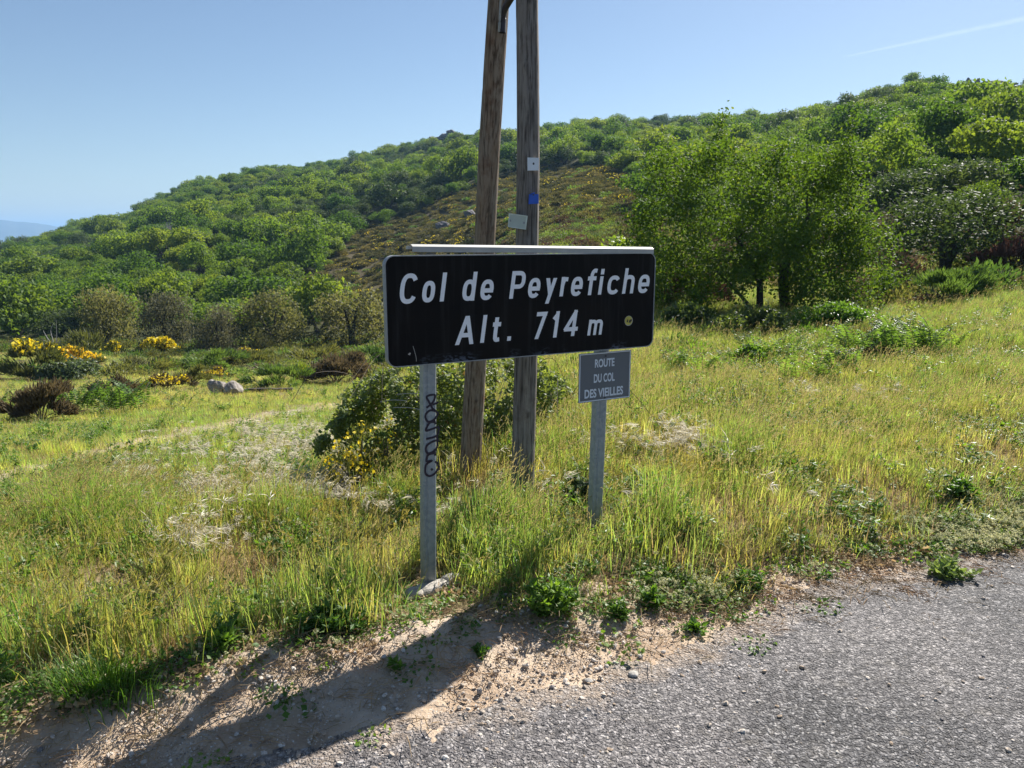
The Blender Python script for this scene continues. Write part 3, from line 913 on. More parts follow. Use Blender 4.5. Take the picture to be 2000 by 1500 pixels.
# concrete footing round the left post
def lump(rng, size, sub=3, rough=0.25, flat=1.0, seed=0):
    import bmesh
    bm = bmesh.new(); bmesh.ops.create_icosphere(bm, subdivisions=sub, radius=1.0)
    v = np.array([p.co[:] for p in bm.verts]); f = np.array([[q.index for q in p.verts] for p in bm.faces])
    bm.free()
    # planar cuts give a broken stone's facets
    for k in range(10):
        nrm = rand_unit(1, rng)[0]; dd = rng.uniform(0.6, 0.95)
        h = v @ nrm; v = v - np.outer(np.maximum(h - dd, 0), nrm)
    v = v * (1 + rough * (fbm(v[:, 0] * 1.7 + v[:, 2] * 1.3 + seed, v[:, 1] * 1.7 - v[:, 2] + seed, 5) - .5))[:, None]
    return v * np.array(size), f
rng = np.random.default_rng(3)
for dx, dy, sz in ((-0.02, -0.05, (.12, .07, .036)), (0.09, -0.02, (.07, .06, .036)), (-0.13, -0.06, (.06, .05, .034))):
    vv, ff = lump(rng, sz)
    g = Geo(); g.add(vv, ff)
    o = link('footing', g.mesh('footing', [M['concrete']]), sign)
    o.location = (ps + dx, 0.075 + dy, pz - BL.z + 0.02)

# round sticker
sx, sz_ = board_uv(1227.5, 626.5)
def disc(g, cx, cz, rx, rz, y, mat, n=24, cut=None):
    a = np.linspace(0, 2 * np.pi, n, endpoint=False)
    v = np.concatenate([np.c_[cx + rx * np.cos(a), np.full(n, y), cz + rz * np.sin(a)], [[cx, y, cz]]])
    j = np.arange(n); g.add(v, np.stack([j, (j + 1) % n, np.full(n, n)], 1), mat)
stk = Geo(); disc(stk, 0, 0, .0265, .0265, -.0013, 0)
st = link('sticker', stk.mesh('sticker', [M['pale']]), sign); st.location = (sx, 0, sz_)
g = Geo(); disc(g, -.001, .001, .0235, .0235, -.0018, 0); link('sticker_face', g.mesh('sticker_face', [M['yellow']]), st)
g = Geo()
for q in ([(-.014, -.006), (-.006, -.009), (-.002, .004), (-.008, .01)], [(-.002, -.009), (.012, -.011), (.02, .0), (.012, .008), (.004, .003)], [(.012, .004), (.021, -.002), (.02, .01)]):
    q = np.array(q); n = len(q)
    g.add(np.c_[q[:, 0], np.full(n, -.0023), q[:, 1]], np.array([[0, k, k + 1] for k in range(1, n - 1)]), 0)
link('sticker_emblem', g.mesh('sticker_emblem', [M['black_print']]), st)
# thin plant stalk and white seed, made as flat marks on the board
g = Geo()
q = np.array([board_uv(*p) for p in ((796.5, 692), (800, 688.5), (802.3, 689.5), (800.5, 694))])
g.add(np.c_[q[:, 0], np.full(4, -.0012), q[:, 1]], np.array([[0, 1, 2], [0, 2, 3]]))
ribbon(g, smooth_poly([board_uv(*p) for p in ((806.5, 676), (809.5, 686), (812.5, 698), (813, 706))]), .0022, -.0012)
link('stalk_mark', g.mesh('stalk_mark', [M['pale']]), sign)

# ------------------------------------------------------------------ the plaque on the right post
P_TL, P_BR = board_uv(1137, 695.5), board_uv(1234.5, 780)
pw, ph = P_BR[0] - P_TL[0], 0.232
pl = board_uv(1136, 790)
plaque = empty('road_name_plaque', BL + BX * pl[0] + Vector((0, 0, pl[1])), YAW, 'small grey rectangular plaque with three lines of white capitals, below the black sign', 'plaque')
pw = board_uv(1236.5, 735)[0] - board_uv(1135.5, 740)[0]
ph = board_uv(1186, 690)[1] - board_uv(1186, 785)[1]
g = Geo(); prism(g, rounded_outline(pw, ph, 0.004, 2), 0.03, 0.034)
link('plate', g.mesh('plate', [M['plaque']]), plaque)
g = Geo(); o1 = rounded_outline(pw, ph, 0.004, 2, .0025); o2 = rounded_outline(pw, ph, 0.004, 2, .0075)
o2 = np.array(o1); c = np.array([pw / 2, ph / 2]); o2 = c + (o1 - c) * np.array([1 - 2 * .0055 / pw, 1 - 2 * .0055 / ph])
ring(g, o1, o2, 0.0292, 0.0296)
link('white_border', g.mesh('white_border', [M['plaque_white']]), plaque)
text = empty('lettering', (0, 0, 0)); text.parent = plaque
for txt, xa, xb, ya, yb in (('ROUTE', 568, 887, 513, 652), ('DU COL', 550, 890, 755, 898), ('DES VIEILLES', 398, 1025, 993, 1137)):
    X0, X1, Y0, Y1 = 1100 + xa / 8.333, 1100 + xb / 8.333, 640 + ya / 8.333, 640 + yb / 8.333
    s0 = board_uv(X0, (Y0 + Y1) / 2)[0] - pl[0]; s1 = board_uv(X1, (Y0 + Y1) / 2)[0] - pl[0]
    z1 = board_uv((X0 + X1) / 2, Y0)[1] - pl[1]; z0 = board_uv((X0 + X1) / 2, Y1)[1] - pl[1]
    g = Geo(); put_text(g, txt, s0, s1, z0, z1, 0.0288, 0.0, 0.03)
    link('text_line', g.mesh('text_line', [M['plaque_white']]), text)
for zz in (ph - .022, .014):
    g = Geo(); g.tube([(pw / 2, 0.029, zz), (pw / 2, 0.0262, zz), (pw / 2, .0258, zz)], [.0045, .0045, .0005], 8)
    link('screw', g.mesh('screw', [M['screw']]), plaque)
g = Geo(); g.box((pw / 2 - .028, .0342, .05), (pw / 2 + .028, .0462, .17)); link('bracket', g.mesh('bracket', [M['galv']]), plaque)

# ------------------------------------------------------------------ utility poles
def pole_mesh(centre, radius, seed, mat, knots):
    """centre: (m,3) path in local coordinates; surface with long cracks and knots"""
    zs = np.concatenate([np.arange(centre[0][2], 3.4, 0.02), np.arange(3.4, centre[-1][2], 0.15)])
    cx = np.interp(zs, [c[2] for c in centre], [c[0] for c in centre]); cyy = np.interp(zs, [c[2] for c in centre], [c[1] for c in centre])
    k = 11; ker = np.ones(k) / k
    cx = np.convolve(np.pad(cx, k // 2, 'edge'), ker, 'valid'); cyy = np.convolve(np.pad(cyy, k // 2, 'edge'), ker, 'valid')
    rr = np.interp(zs, [r[0] for r in radius], [r[1] for r in radius])
    seg = 72; th = np.linspace(0, 2 * np.pi, seg, endpoint=False)
    TH, Z = np.meshgrid(th, zs)
    tw = TH + 0.10 * Z                                  # grain spirals slowly round the pole
    cr = fbm(tw * 3.2 + 0.25 * fbm(TH * 2, Z * 1.5, seed + 9), Z * 0.55, seed, 3)
    cr1 = np.clip(1 - np.abs(cr - 0.5) / 0.026, 0, 1)
    cr2 = fbm(tw * 8, Z * 1.3, seed + 50, 2); cr2 = np.clip(1 - np.abs(cr2 - 0.5) / 0.03, 0, 1) * .75
    crack = np.maximum(cr1, cr2)
    kn = np.zeros_like(Z); kd = np.zeros_like(Z)
    for ka, kz, ks in knots:
        dd = np.hypot(((TH - ka + np.pi) % (2 * np.pi) - np.pi) * 0.07 / ks, (Z - kz) / (ks * 1.5))
        kn += np.exp(-dd ** 2 * 1.2); kd += np.exp(-((dd - .25) / .2) ** 2)
    flute = (fbm(TH * 1.3, Z * .35, seed + 3, 3) - .5) * .1 + (fbm(TH * 5, Z * .8, seed + 4, 2) - .5) * .035
    RRd = rr[:, None] * (1 + flute) - crack * 0.0045 + kn * .006
    v = np.stack([cx[:, None] + RRd * np.cos(TH), cyy[:, None] + RRd * np.sin(TH), Z], -1).reshape(-1, 3)
    i = np.arange(len(zs) - 1)[:, None] * seg; j = np.arange(seg)[None]; j2 = (j + 1) % seg
    f = np.stack([i + j, i + j2, i + seg + j2, i + seg + j], -1).reshape(-1, 4)
    capc = np.array([[cx[-1], cyy[-1], zs[-1] + .02]])
    b = (len(zs) - 1) * seg
    cap = np.stack([b + np.arange(seg), b + (np.arange(seg) + 1) % seg, np.full(seg, len(v))], 1)
    crk = np.clip(np.maximum(crack * .8, kd * .7), 0, 1).ravel()
    return mesh_np('shaft', np.concatenate([v, capc]), [cap, f], [mat], None, {'crack': ('POINT', 'FLOAT', np.append(crk, 0))}, True)

def px_path(pts, Yb, Yt, zb=None):
    out = []
    for px, py in pts:
        t = (870 - py) / 870.0
        out.append(at_y(px, py, Yb + (Yt - Yb) * t))
    return out

YP1 = 4.72
P1 = px_path([(1021, 935), (1027, 715), (1029.5, 470), (1032, 300), (1031, 120), (1029, 0)], YP1, YP1)
base1 = on_ground(P1[0].x, P1[0].y)
path = [(p.x - base1.x, p.y - base1.y, p.z - base1.z) for p in P1]
path = [(path[0][0] - .003, path[0][1], -0.3)] + path + [(path[-1][0] + .01, path[-1][1] + .05, 7.5)]
pole1 = empty('utility_pole', base1, 0, 'right hand grey weathered wooden pole with white and blue plates nailed to it', 'utility pole', 'pair of wooden poles behind the sign')
link('shaft', pole_mesh(path, [(-.3, .078), (0, .075), (1.2, .071), (3.0, .0635), (8, .05)], 5, M['wood_grey'], [(rad(-100), 2.6, .03), (rad(-75), .55, .02), (rad(-120), 1.85, .02), (rad(-80), 2.95, .03)]), pole1)

YP2 = 5.5
P2 = px_path([(921, 870), (929, 715), (947, 470), (955, 300), (966, 120), (974, 0)], YP2, 5.15)
base2 = on_ground(P2[0].x, P2[0].y)
path2 = [(p.x - base2.x, p.y - base2.y, p.z - base2.z) for p in P2]
d2 = (np.array(path2[-1]) - np.array(path2[1])); d2 = d2 / d2[2]
path2 = [tuple(np.array(path2[0]) - d2 * 0.4)] + path2 + [tuple(np.array(path2[-1]) + d2 * 3.9)]
pole2 = empty('utility_pole', base2, 0, 'left hand brown wooden pole with a dark stain, leaning towards the other pole', 'utility pole', 'pair of wooden poles behind the sign')
link('shaft', pole_mesh(path2, [(-.5, .08), (0, .078), (1.2, .0745), (3.3, .067), (8, .05)], 23, M['wood_brown'], [(rad(-75), .62, .022), (rad(-80), 1.95, .025), (rad(-110), 3.1, .03), (rad(-60), 2.75, .02)]), pole2)
# curved brace that ties the left pole to the right one
g = Geo()
bp = [at_y(981, 64, 5.08), at_y(982, 40, 5.08), at_y(984, 22, 5.06), at_y(992, 6, 5.02), at_y(1004, -14, 4.95), at_y(1024, -40, 4.86)]
bpp = smooth_poly([(p.x - base2.x, p.y - base2.y, p.z - base2.z) for p in bp], 5)
g.tube(bpp, np.interp(np.linspace(0, 1, len(bpp)), [0, .4, 1], [.021, .02, .026]), 8)
link('brace', g.mesh('brace', [M['bracket']], True), pole2)
g = Geo()
q0, q1 = at_y(975.2, 62, 5.07), at_y(980, -30, 5.0)
q = smooth_poly([(p.x - base2.x, p.y - base2.y, p.z - base2.z) for p in (q0, at_y(976.5, 30, 5.04), q1)], 5)
g.tube(q, .008, 6); link('cable_guard', g.mesh('cable_guard', [M['galv']], True), pole2)

# plates fixed on the right pole
def plate_on_pole(name, label, cat, corners, Y, depth, mat, yaw_deg):
    P = [at_y(x, y, Y) for x, y in corners]
    c = sum(P, Vector()) / 4
    e = empty(name, c, rad(yaw_deg), label, cat)
    inv = Matrix.Rotation(-rad(yaw_deg), 3, 'Z')
    q = np.array([tuple(inv @ (p - c)) for p in P])[:, [0, 2]]
    q[:, 0] /= math.cos(rad(yaw_deg))
    return e, q, depth
e, q, dp = plate_on_pole('trail_marker', 'small white square plate with a black dot, upper of the plates on the pole', 'marker', [(1030, 333.5), (1052.5, 332.5), (1053, 308), (1030, 308)], YP1 - .072, .003, None, 16)
g = Geo(); prism(g, q, -.004, .004); link('plate', g.mesh('plate', [M['white_plate']]), e)
g = Geo(); disc(g, 0.001, .002, .006, .007, -.0046, 0, 10); link('nail_head', g.mesh('nail_head', [M['screw']]), e)
e, q, dp = plate_on_pole('trail_marker', 'small bright blue square plate, below the white plate on the pole', 'marker', [(1032, 399), (1052, 397.5), (1052, 379), (1033, 379.5)], YP1 - .074, .003, None, 18)
g = Geo(); prism(g, q, -.004, .004); link('plate', g.mesh('plate', [M['blue_plate']]), e)
g = Geo(); disc(g, -.003, .024, .005, .005, -.0046, 0, 8); link('nail_head', g.mesh('nail_head', [M['screw']]), e)
g = Geo(); g.tube([(-.02, -.006, .027), (-.004, -.006, .031), (.004, -.006, .036)], [.004, .005, .003], 6); link('torn_edge', g.mesh('torn_edge', [M['blue_plate']]), e)
e, q, dp = plate_on_pole('junction_box', 'pale cream plastic box tilted on the side of the pole, lowest of the fittings', 'box', [(992.5, 443), (1026.5, 448), (1030, 422), (994.5, 417)], YP1 - .085, .03, None, -6)
g = Geo(); prism(g, q, 0, .05); link('housing', g.mesh('housing', [M['cream']]), e)
g = Geo(); ring(g, q * 1.04, q * .9, -.004, .004); link('lid_rim', g.mesh('lid_rim', [simple_mat('cream rim', (.6, .63, .56), .5)]), e)
for xx, zz in ((-.043, .005), (.038, -.008)):
    g = Geo(); g.box((xx - .005, -.002, zz - .006), (xx + .005, .001, zz + .006)); link('latch', g.mesh('latch', [M['rim']]), e)

# ------------------------------------------------------------------ foliage materials
M['oak_leaf'] = leaf_mat('young oak leaves', (.068, .138, .024), (.148, .228, .045), 0.5, (1.55, 1.45, .5), .6, spec=.2, objvar=.35)
M['oak_yellow'] = leaf_mat('yellow green oak leaves', (.095, .16, .024), (.175, .24, .045), 0.5, (1.5, 1.4, .5), .6, spec=.2, objvar=.25)
M['oak_dark'] = leaf_mat('evergreen oak leaves', (.042, .075, .026), (.09, .125, .048), 0.38, (1.3, 1.3, .6), .6, spec=.2, objvar=.25)
M['oak_olive'] = leaf_mat('olive evergreen leaves', (.1, .11, .045), (.23, .225, .09), 0.45, (1.3, 1.25, .7), .6, third=(.24, .22, .1), spec=.2, objvar=.15)
M['oak_grey'] = leaf_mat('greyish evergreen leaves', (.09, .095, .055), (.18, .175, .105), 0.42, (1.2, 1.15, .8), .6, third=(.17, .13, .09), spec=.2, objvar=.15)
M['tree_leaf'] = leaf_mat('glossy tree leaves', (.042, .094, .018), (.11, .18, .032), 0.45, (1.7, 1.6, .5), .6, spec=.12, third=(.14, .19, .03))
M['bright_leaf'] = leaf_mat('bright fresh leaves', (.12, .2, .025), (.2, .27, .04), 0.5, (1.5, 1.4, .5), .4)
M['bramble_leaf'] = leaf_mat('bramble leaves', (.085, .135, .045), (.23, .28, .105), 0.5, (1.6, 1.5, .5), .45, spec=.35, third=(.2, .13, .06))
M['shrub_leaf'] = leaf_mat('grey green shrub leaves', (.06, .095, .045), (.14, .18, .095), 0.4, (1.3, 1.3, .7), .5, spec=.3)
M['broom_green'] = leaf_mat('green broom stems', (.07, .13, .035), (.135, .2, .06), 0.45, (1.4, 1.4, .6), .55)
M['broom_olive'] = leaf_mat('olive broom stems', (.09, .11, .035), (.18, .195, .07), 0.42, (1.3, 1.2, .6), .6)
M['heath_brown'] = leaf_mat('brown heath twigs', (.075, .065, .04), (.15, .125, .07), 0.32, (1.2, 1.1, .8), .7)
M['heath_red'] = leaf_mat('red brown dry twigs', (.09, .05, .04), (.16, .095, .075), .25, (1.2, 1.0, .8), .7)
M['heath_pale'] = leaf_mat('pale mauve seed tops', (.2, .15, .11), (.3, .24, .16), .3, (1.1, 1.0, .8), .7)
M['flower_yellow'] = leaf_mat('broom flowers', (.75, .6, .02), (.85, .72, .06), 0.4, (1.1, 1.0, .6), .5, objvar=.1)
M['flower_orange'] = leaf_mat('orange broom flowers', (.75, .52, .015), (.82, .62, .03), 0.4, (1.1, 1.0, .6), .5, objvar=.1)
M['bracken'] = leaf_mat('bracken fronds', (.11, .2, .04), (.19, .29, .08), 0.5, (1.5, 1.45, .6), .45)
M['weed'] = leaf_mat('weed leaves', (.08, .17, .028), (.15, .25, .045), 0.45, (1.5, 1.5, .5), .45)
M['weed_grey'] = leaf_mat('downy grey green leaves', (.12, .19, .045), (.2, .27, .08), 0.4, (1.3, 1.3, .8), .6)
M['clover_flower'] = leaf_mat('pale clover heads', (.42, .42, .24), (.58, .56, .36), .35, (1.1, 1.1, .9), .7)
M['grass'] = leaf_mat('grass blades', (.18, .265, .08), (.295, .36, .16), 0.54, (1.5, 1.4, .65), .5, tint=True, third=(.34, .27, .11), objvar=.2)
M['straw'] = leaf_mat('straw stems and heads', (.34, .26, .12), (.5, .4, .21), .45, (1.2, 1.15, .8), .6, objvar=.2)
M['barley'] = leaf_mat('green gold awned heads', (.2, .2, .055), (.34, .3, .1), .5, (1.3, 1.2, .7), .5, objvar=.2)
M['brome'] = leaf_mat('silvery brome heads', (.5, .46, .36), (.7, .65, .54), 0.45, (1.1, 1.08, .95), .45, objvar=.1)
M['dark_head'] = leaf_mat('dark grass heads', (.26, .24, .11), (.38, .33, .17), 0.5, (1.2, 1.1, .8), .6)
M['thatch'] = leaf_mat('dry thatch', (.32, .23, .13), (.48, .37, .22), 0.42, (1.1, 1.05, .8), .8, objvar=.25)
M['heath_tuft'] = leaf_mat('low heath', (.075, .075, .034), (.14, .14, .055), 0.35, (1.3, 1.2, .7), .7, objvar=.5)

# ------------------------------------------------------------------ hillside woodland
def crown_geo(rng, nclump=26, per=75, leaf=.085, squat=.85, g=None, mat=0, loose=.5, low=False):
    """leafy crown of about unit radius, base at z=0"""
    g = g or Geo()
    Cc = rand_unit(nclump, rng); Cc[:, 2] = np.abs(Cc[:, 2]) * 1.0 - .12
    Cc = Cc * rng.uniform(.5, .92, (nclump, 1)) * np.array([1, 1, squat]); Cc[:, 2] += .55
    if low:
        zz = rng.uniform(.12, 1.32, nclump); aa = rng.uniform(0, 6.28, nclump); ro = np.sqrt(np.clip(1 - ((zz - .55) / .95) ** 2, .05, 1)) * rng.uniform(.35, .8, nclump)
        Cc = np.c_[ro * np.cos(aa), ro * np.sin(aa), zz]
    rr = rng.uniform(.22, .44, nclump)
    P, N = [], []
    for c, r in zip(Cc, rr):
        n = int(per * (r / .3) ** 2)
        d = rand_unit(n, rng); d[:, 2] = d[:, 2] * .9 + .12
        P.append(c + d * r * rng.uniform(.55, 1.08, (n, 1)) * np.array([1, 1, .82])); N.append(d)
    P = np.concatenate(P); N = unit(np.concatenate(N) + rng.normal(size=P.shape) * loose)
    T = unit(np.cross(N, rand_unit(len(P), rng))) * leaf * rng.uniform(.6, 1.4, (len(P), 1)) * 1.3
    T += N * leaf * .5
    B = unit(np.cross(T, N)) * leaf * rng.uniform(.35, .6, (len(P), 1))
    clr = np.repeat(rng.uniform(0, 1, len(rr)), [int(per * (r / .3) ** 2) for r in rr])
    g.leaves(P, T, B, mat, np.clip(.5 * clr + rng.uniform(0, .5, len(P)), 0, .88))
    return g

def trunk_geo(g, rng, mat=1, h=.6):
    for k in range(3):
        a = rng.uniform(0, 6.28); d = np.array([math.cos(a), math.sin(a), 0])
        g.tube([(0, 0, -.25), tuple(d * .05 + [0, 0, .15]), tuple(d * .3 + [0, 0, h])], [.07, .05, .02], 5, mat)

WOOD = []
for k in range(8):
    rng = np.random.default_rng(100 + k)
    mt = [M['oak_leaf']] * 4 + [M['oak_yellow']] * 2 + [M['oak_dark']] * 2
    g = crown_geo(rng, int(rng.integers(13, 21)), 120, rng.uniform(.06, .08), rng.uniform(.75, 1.1))
    trunk_geo(g, rng)
    WOOD.append(g.mesh('woodland_oak', [mt[k], M['bark']]))
DEADW = []
for k in range(2):
    rng = np.random.default_rng(150 + k); g = Geo()
    for b in range(14):
        a = rng.uniform(0, 6.28); tip = np.array([math.cos(a) * rng.uniform(.2, .7), math.sin(a) * rng.uniform(.2, .7), rng.uniform(.8, 1.5)])
        g.tube([(0, 0, -.2), tuple(tip * .5 + [0, 0, .1]), tuple(tip)], [.035, .02, .006], 4)
        for q in range(4):
            s = tip * rng.uniform(.5, .95); e = s + rng.normal(size=3) * .16 + [0, 0, .16]
            g.tube([tuple(s), tuple((s + e) / 2 + rng.normal(size=3) * .02), tuple(e)], [.012, .009, .004], 4)
    DEADW.append(g.mesh('bare_tree', [M['dead']]))

def woodland():
    rng = np.random.default_rng(77)
    pts = []
    N = 60000
    Y = np.sqrt(rng.uniform(24 ** 2, 345 ** 2, N)); U = rng.uniform(-.86, .86, N); X = U * Y
    ln = fbm(X * .02, Y * .02, 12, 3)
    D0 = np.interp(U, [-1, 0.0, 0.2, 0.42, 0.6, 1], [57, 57, 52, 29, 26, 26])
    D1 = np.interp(U, _ku, RIDGE_D) + 6
    ok = (Y > D0) & (Y < D1)
    ok &= ~heath_mask(X, Y)
    px, py = proj(X, Y, height(X, Y, False))
    ok &= ~((px > 845) & (px < 945) & (Y > 236))
    # the open, shrubby ground right of the tree
    ok &= ~((px > 1640) & (px < 2050) & (py > 440))
    ok &= ~((px > 1030) & (px < 1270) & (py > 415))
    X, Y, px, py = X[ok], Y[ok], px[ok], py[ok]
    size = (1.45 + 2.4 * rng.random(len(X)) ** 1.8) * np.interp(Y, [25, 60, 120, 300], [.62, .95, .95, .9]) * np.where(px > 1500, .86, 1)
    # heath above the clearing is thinner
    thin = ((px > 1180) & (px < 1500) & (py < 330) & (fbm(X * .05, Y * .05, 14, 2) > .5))
    cell = {}; keep = []
    for i in range(len(X)):
        if thin[i] and rng.random() < .6: continue
        s = size[i]; cs = 4.0
        kx, ky = int(X[i] // cs), int(Y[i] // cs)
        good = True
        for dx in (-1, 0, 1):
            for dy in (-1, 0, 1):
                for jx in cell.get((kx + dx, ky + dy), ()):
                    if (X[i] - X[jx]) ** 2 + (Y[i] - Y[jx]) ** 2 < (.74 * (s + size[jx])) ** 2:
                        good = False; break
                if not good: break
            if not good: break
        if good:
            keep.append(i); cell.setdefault((kx, ky), []).append(i)
    keep = np.array(keep)
    return X[keep], Y[keep], size[keep], px[keep], py[keep], rng

WX, WY, WS, WPX, WPY, wrng = woodland()
WZ = height(WX, WY, False)
seen = (WPX > -40) & (WPX < 2040) & ~((WPX > 790) & (WPX < 1250) & (WPY > 520) & (WPY < 700))
order = np.argsort(np.where(seen, WY / WS, 1e9))
single = order[:285]; single = single[seen[single]]
rest = np.setdiff1d(np.arange(len(WX)), single)
vnames = ['pale green', 'bright green', 'mid green', 'fresh green', 'yellow green', 'light yellow green', 'dark green', 'deep green']
LM = [(90, 'by the left frame edge'), (190, 'left of the first evergreen oak'), (310, 'above the first evergreen oak'), (400, 'above the second evergreen oak'),
      (500, 'above the middle of the oak row'), (610, 'above the broad olive oak'), (720, 'above the pale olive oak'), (830, 'above the left of the sign'), (930, 'just left of the poles'),
      (1060, 'behind the poles'), (1160, 'just right of the poles'), (1270, 'left of the big tree'), (1400, 'behind the left of the big tree'), (1540, 'behind the top of the big tree'),
      (1700, 'behind the right of the big tree'), (1800, 'just right of the big tree'), (1900, 'above the dark evergreen oak'), (9999, 'by the right frame edge')]
def zone(px, py, rank):
    where = next(t for x, t in LM if px < x)
    hgt = ('in the lowest rows' if py > 540 else 'low on the slope' if py > 470 else 'mid slope' if py > 400 else 'upper slope' if py > 320 else 'near the top')
    return hgt + ' ' + where
for i in single:
    dark = (fbm(WX[i] * .035, WY[i] * .035, 19, 2) > .56)
    k = int(wrng.integers(6, 8)) if (dark and wrng.random() < .65) else int(wrng.integers(0, 6))
    if wrng.random() < .008:
        me, nm, lb, ct = DEADW[int(wrng.integers(0, 2))], 'bare_tree', 'bare pale dead tree ', 'tree'
    else:
        me, nm, lb, ct = WOOD[k], 'oak_tree', f'{vnames[k]} oak ', 'tree'
    o = link(nm, me)
    o.location = (WX[i], WY[i], WZ[i] - .15 * WS[i]); o.rotation_euler = (0, 0, wrng.uniform(0, 6.28))
    s = WS[i]; o.scale = (s * wrng.uniform(.9, 1.15), s * wrng.uniform(.9, 1.15), s * wrng.uniform(.8, 1.15))
    size_w = 'small ' if WS[i] < 1.55 else ('large ' if WS[i] > 2.3 else '')
    tag(o, size_w + lb + zone(WPX[i], WPY[i], 0), ct, 'oaks of the hillside woodland')

# geometry-node scatter for what nobody could count
def proto_coll(name, meshes):
    c = bpy.data.collections.new(name)
    for k, me in enumerate(meshes):
        o = bpy.data.objects.new(f'{name}.{k:03d}', me); c.objects.link(o)
    return c

def scatter(name, P, rot, scl, idx, coll, tint=None, mat=None):
    n = len(P)
    me = bpy.data.meshes.new(name)
    me.vertices.add(n); me.vertices.foreach_set('co', np.asarray(P, np.float32).ravel())
    def at(nm, typ, data, key):
        a = me.attributes.new(nm, typ, 'POINT'); a.data.foreach_set(key, np.asarray(data).ravel())
    at('rot', 'FLOAT_VECTOR', np.asarray(rot, np.float32), 'vector')
    at('scl', 'FLOAT_VECTOR', np.asarray(scl, np.float32), 'vector')
    at('idx', 'INT', np.asarray(idx, np.int32), 'value')
    if tint is not None: at('tint', 'FLOAT_COLOR', np.c_[tint, np.ones(n)].astype(np.float32), 'color')
    o = link(name, me)
    ng = bpy.data.node_groups.new(name, 'GeometryNodeTree')
    ng.interface.new_socket('Geometry', in_out='INPUT', socket_type='NodeSocketGeometry')
    ng.interface.new_socket('Geometry', in_out='OUTPUT', socket_type='NodeSocketGeometry')
    gi, go = ng.nodes.new('NodeGroupInput'), ng.nodes.new('NodeGroupOutput')
    iop = ng.nodes.new('GeometryNodeInstanceOnPoints')
    ci = ng.nodes.new('GeometryNodeCollectionInfo'); ci.inputs['Collection'].default_value = coll
    ci.inputs['Separate Children'].default_value = True; ci.inputs['Reset Children'].default_value = True
    def na(nm, typ):
        q = ng.nodes.new('GeometryNodeInputNamedAttribute'); q.data_type = typ; q.inputs['Name'].default_value = nm
        return next(s for s in q.outputs if s.enabled and s.name == 'Attribute')
    e2r = ng.nodes.new('FunctionNodeEulerToRotation')
    ng.links.new(na('rot', 'FLOAT_VECTOR'), e2r.inputs[0])
    ng.links.new(gi.outputs[0], iop.inputs['Points'])
    ng.links.new(ci.outputs[0], iop.inputs['Instance'])
    iop.inputs['Pick Instance'].default_value = True
    ng.links.new(na('idx', 'INT'), iop.inputs['Instance Index'])
    ng.links.new(e2r.outputs[0], iop.inputs['Rotation'])
    ng.links.new(na('scl', 'FLOAT_VECTOR'), iop.inputs['Scale'])
    ng.links.new(iop.outputs[0], go.inputs[0])
    md = o.modifiers.new('scatter', 'NODES'); md.node_group = ng
    return tag(o, kind='stuff')

ux = np.sqrt(wrng.uniform(40 ** 2, 300 ** 2, 9000)); uu = wrng.uniform(-.8, .86, 9000); ex = uu * ux
eok = ~heath_mask(ex, ux) & (ux > np.interp(uu, [-1, 0.0, 0.2, 0.42, 0.6, 1], [60, 60, 55, 40, 34, 34])) & (ux < np.interp(uu, _ku, RIDGE_D)); ex, ux = ex[eok], ux[eok]
epx, epy = proj(ex, ux, height(ex, ux, False)); eok = ~((epx > 845) & (epx < 945) & (ux > 236)); ex, ux = ex[eok], ux[eok]
WX = np.r_[WX, ex]; WY = np.r_[WY, ux]; WZ = np.r_[WZ, height(ex, ux, False)]; WS = np.r_[WS, wrng.uniform(.55, 1.25, len(ex))]
rest = np.r_[rest, np.arange(len(WX) - len(ex), len(WX))]
n = len(rest)
dark = (fbm(WX[rest] * .035, WY[rest] * .035, 19, 2) > .56) & (wrng.random(n) < .65)
idx = np.where(dark, wrng.integers(6, 8, n), wrng.integers(0, 6, n))
s = WS[rest]
scatter('woodland', np.c_[WX[rest], WY[rest], WZ[rest] - .15 * s], np.c_[np.zeros(n), np.zeros(n), wrng.uniform(0, 6.28, n)],
        np.c_[s * wrng.uniform(.9, 1.15, n), s * wrng.uniform(.9, 1.15, n), s * wrng.uniform(.8, 1.15, n)], idx, proto_coll('woodland_oak', WOOD))
print('woodland', len(WX), 'single', len(single))

# low heath of the clearing
def tuft_cloud(rng, n, leaf, mats, flat=.6, flower=0):
    g = Geo()
    d = rand_unit(n, rng); d[:, 2] = np.abs(d[:, 2])
    P = d * rng.uniform(.5, 1, (n, 1)) * np.array([1, 1, flat])
    T = unit(d + rng.normal(size=d.shape) * .5 + [0, 0, .5]) * leaf * rng.uniform(.6, 1.3, (n, 1))
    B = unit(np.cross(T, rand_unit(n, rng))) * leaf * .22
    g.leaves(P, T, B, 0, rng.uniform(0, .88, n))
    if flower:
        d = rand_unit(flower, rng); d[:, 2] = np.abs(d[:, 2]) * .8 + .25
        P = d * np.array([1, 1, flat * 1.05]); T = rand_unit(flower, rng) * leaf * .45
        g.leaves(P, T, unit(np.cross(T, rand_unit(flower, rng))) * leaf * .22, 1, rng.uniform(0, .88, flower))
    return g
HT = []
for k in range(5):
    rng = np.random.default_rng(300 + k)
    HT.append(tuft_cloud(rng, 260, .28, None, .55, [0, 0, 0, 60, 0][k]).mesh('heath_mound', [M['heath_tuft'] if k < 4 else M['broom_green'], M['flower_yellow']]))
rng = np.random.default_rng(31)
n = 70000
Y = np.sqrt(rng.uniform(50 ** 2, 270 ** 2, n)); X = rng.uniform(-.35, .8, n) * Y
ok = heath_mask(X, Y) & (rng.random(n) < .75); X, Y = X[ok], Y[ok]; n = len(X)
idx = rng.choice(5, n, p=[.3, .25, .24, .15, .06]); s = rng.uniform(.3, .95, n)
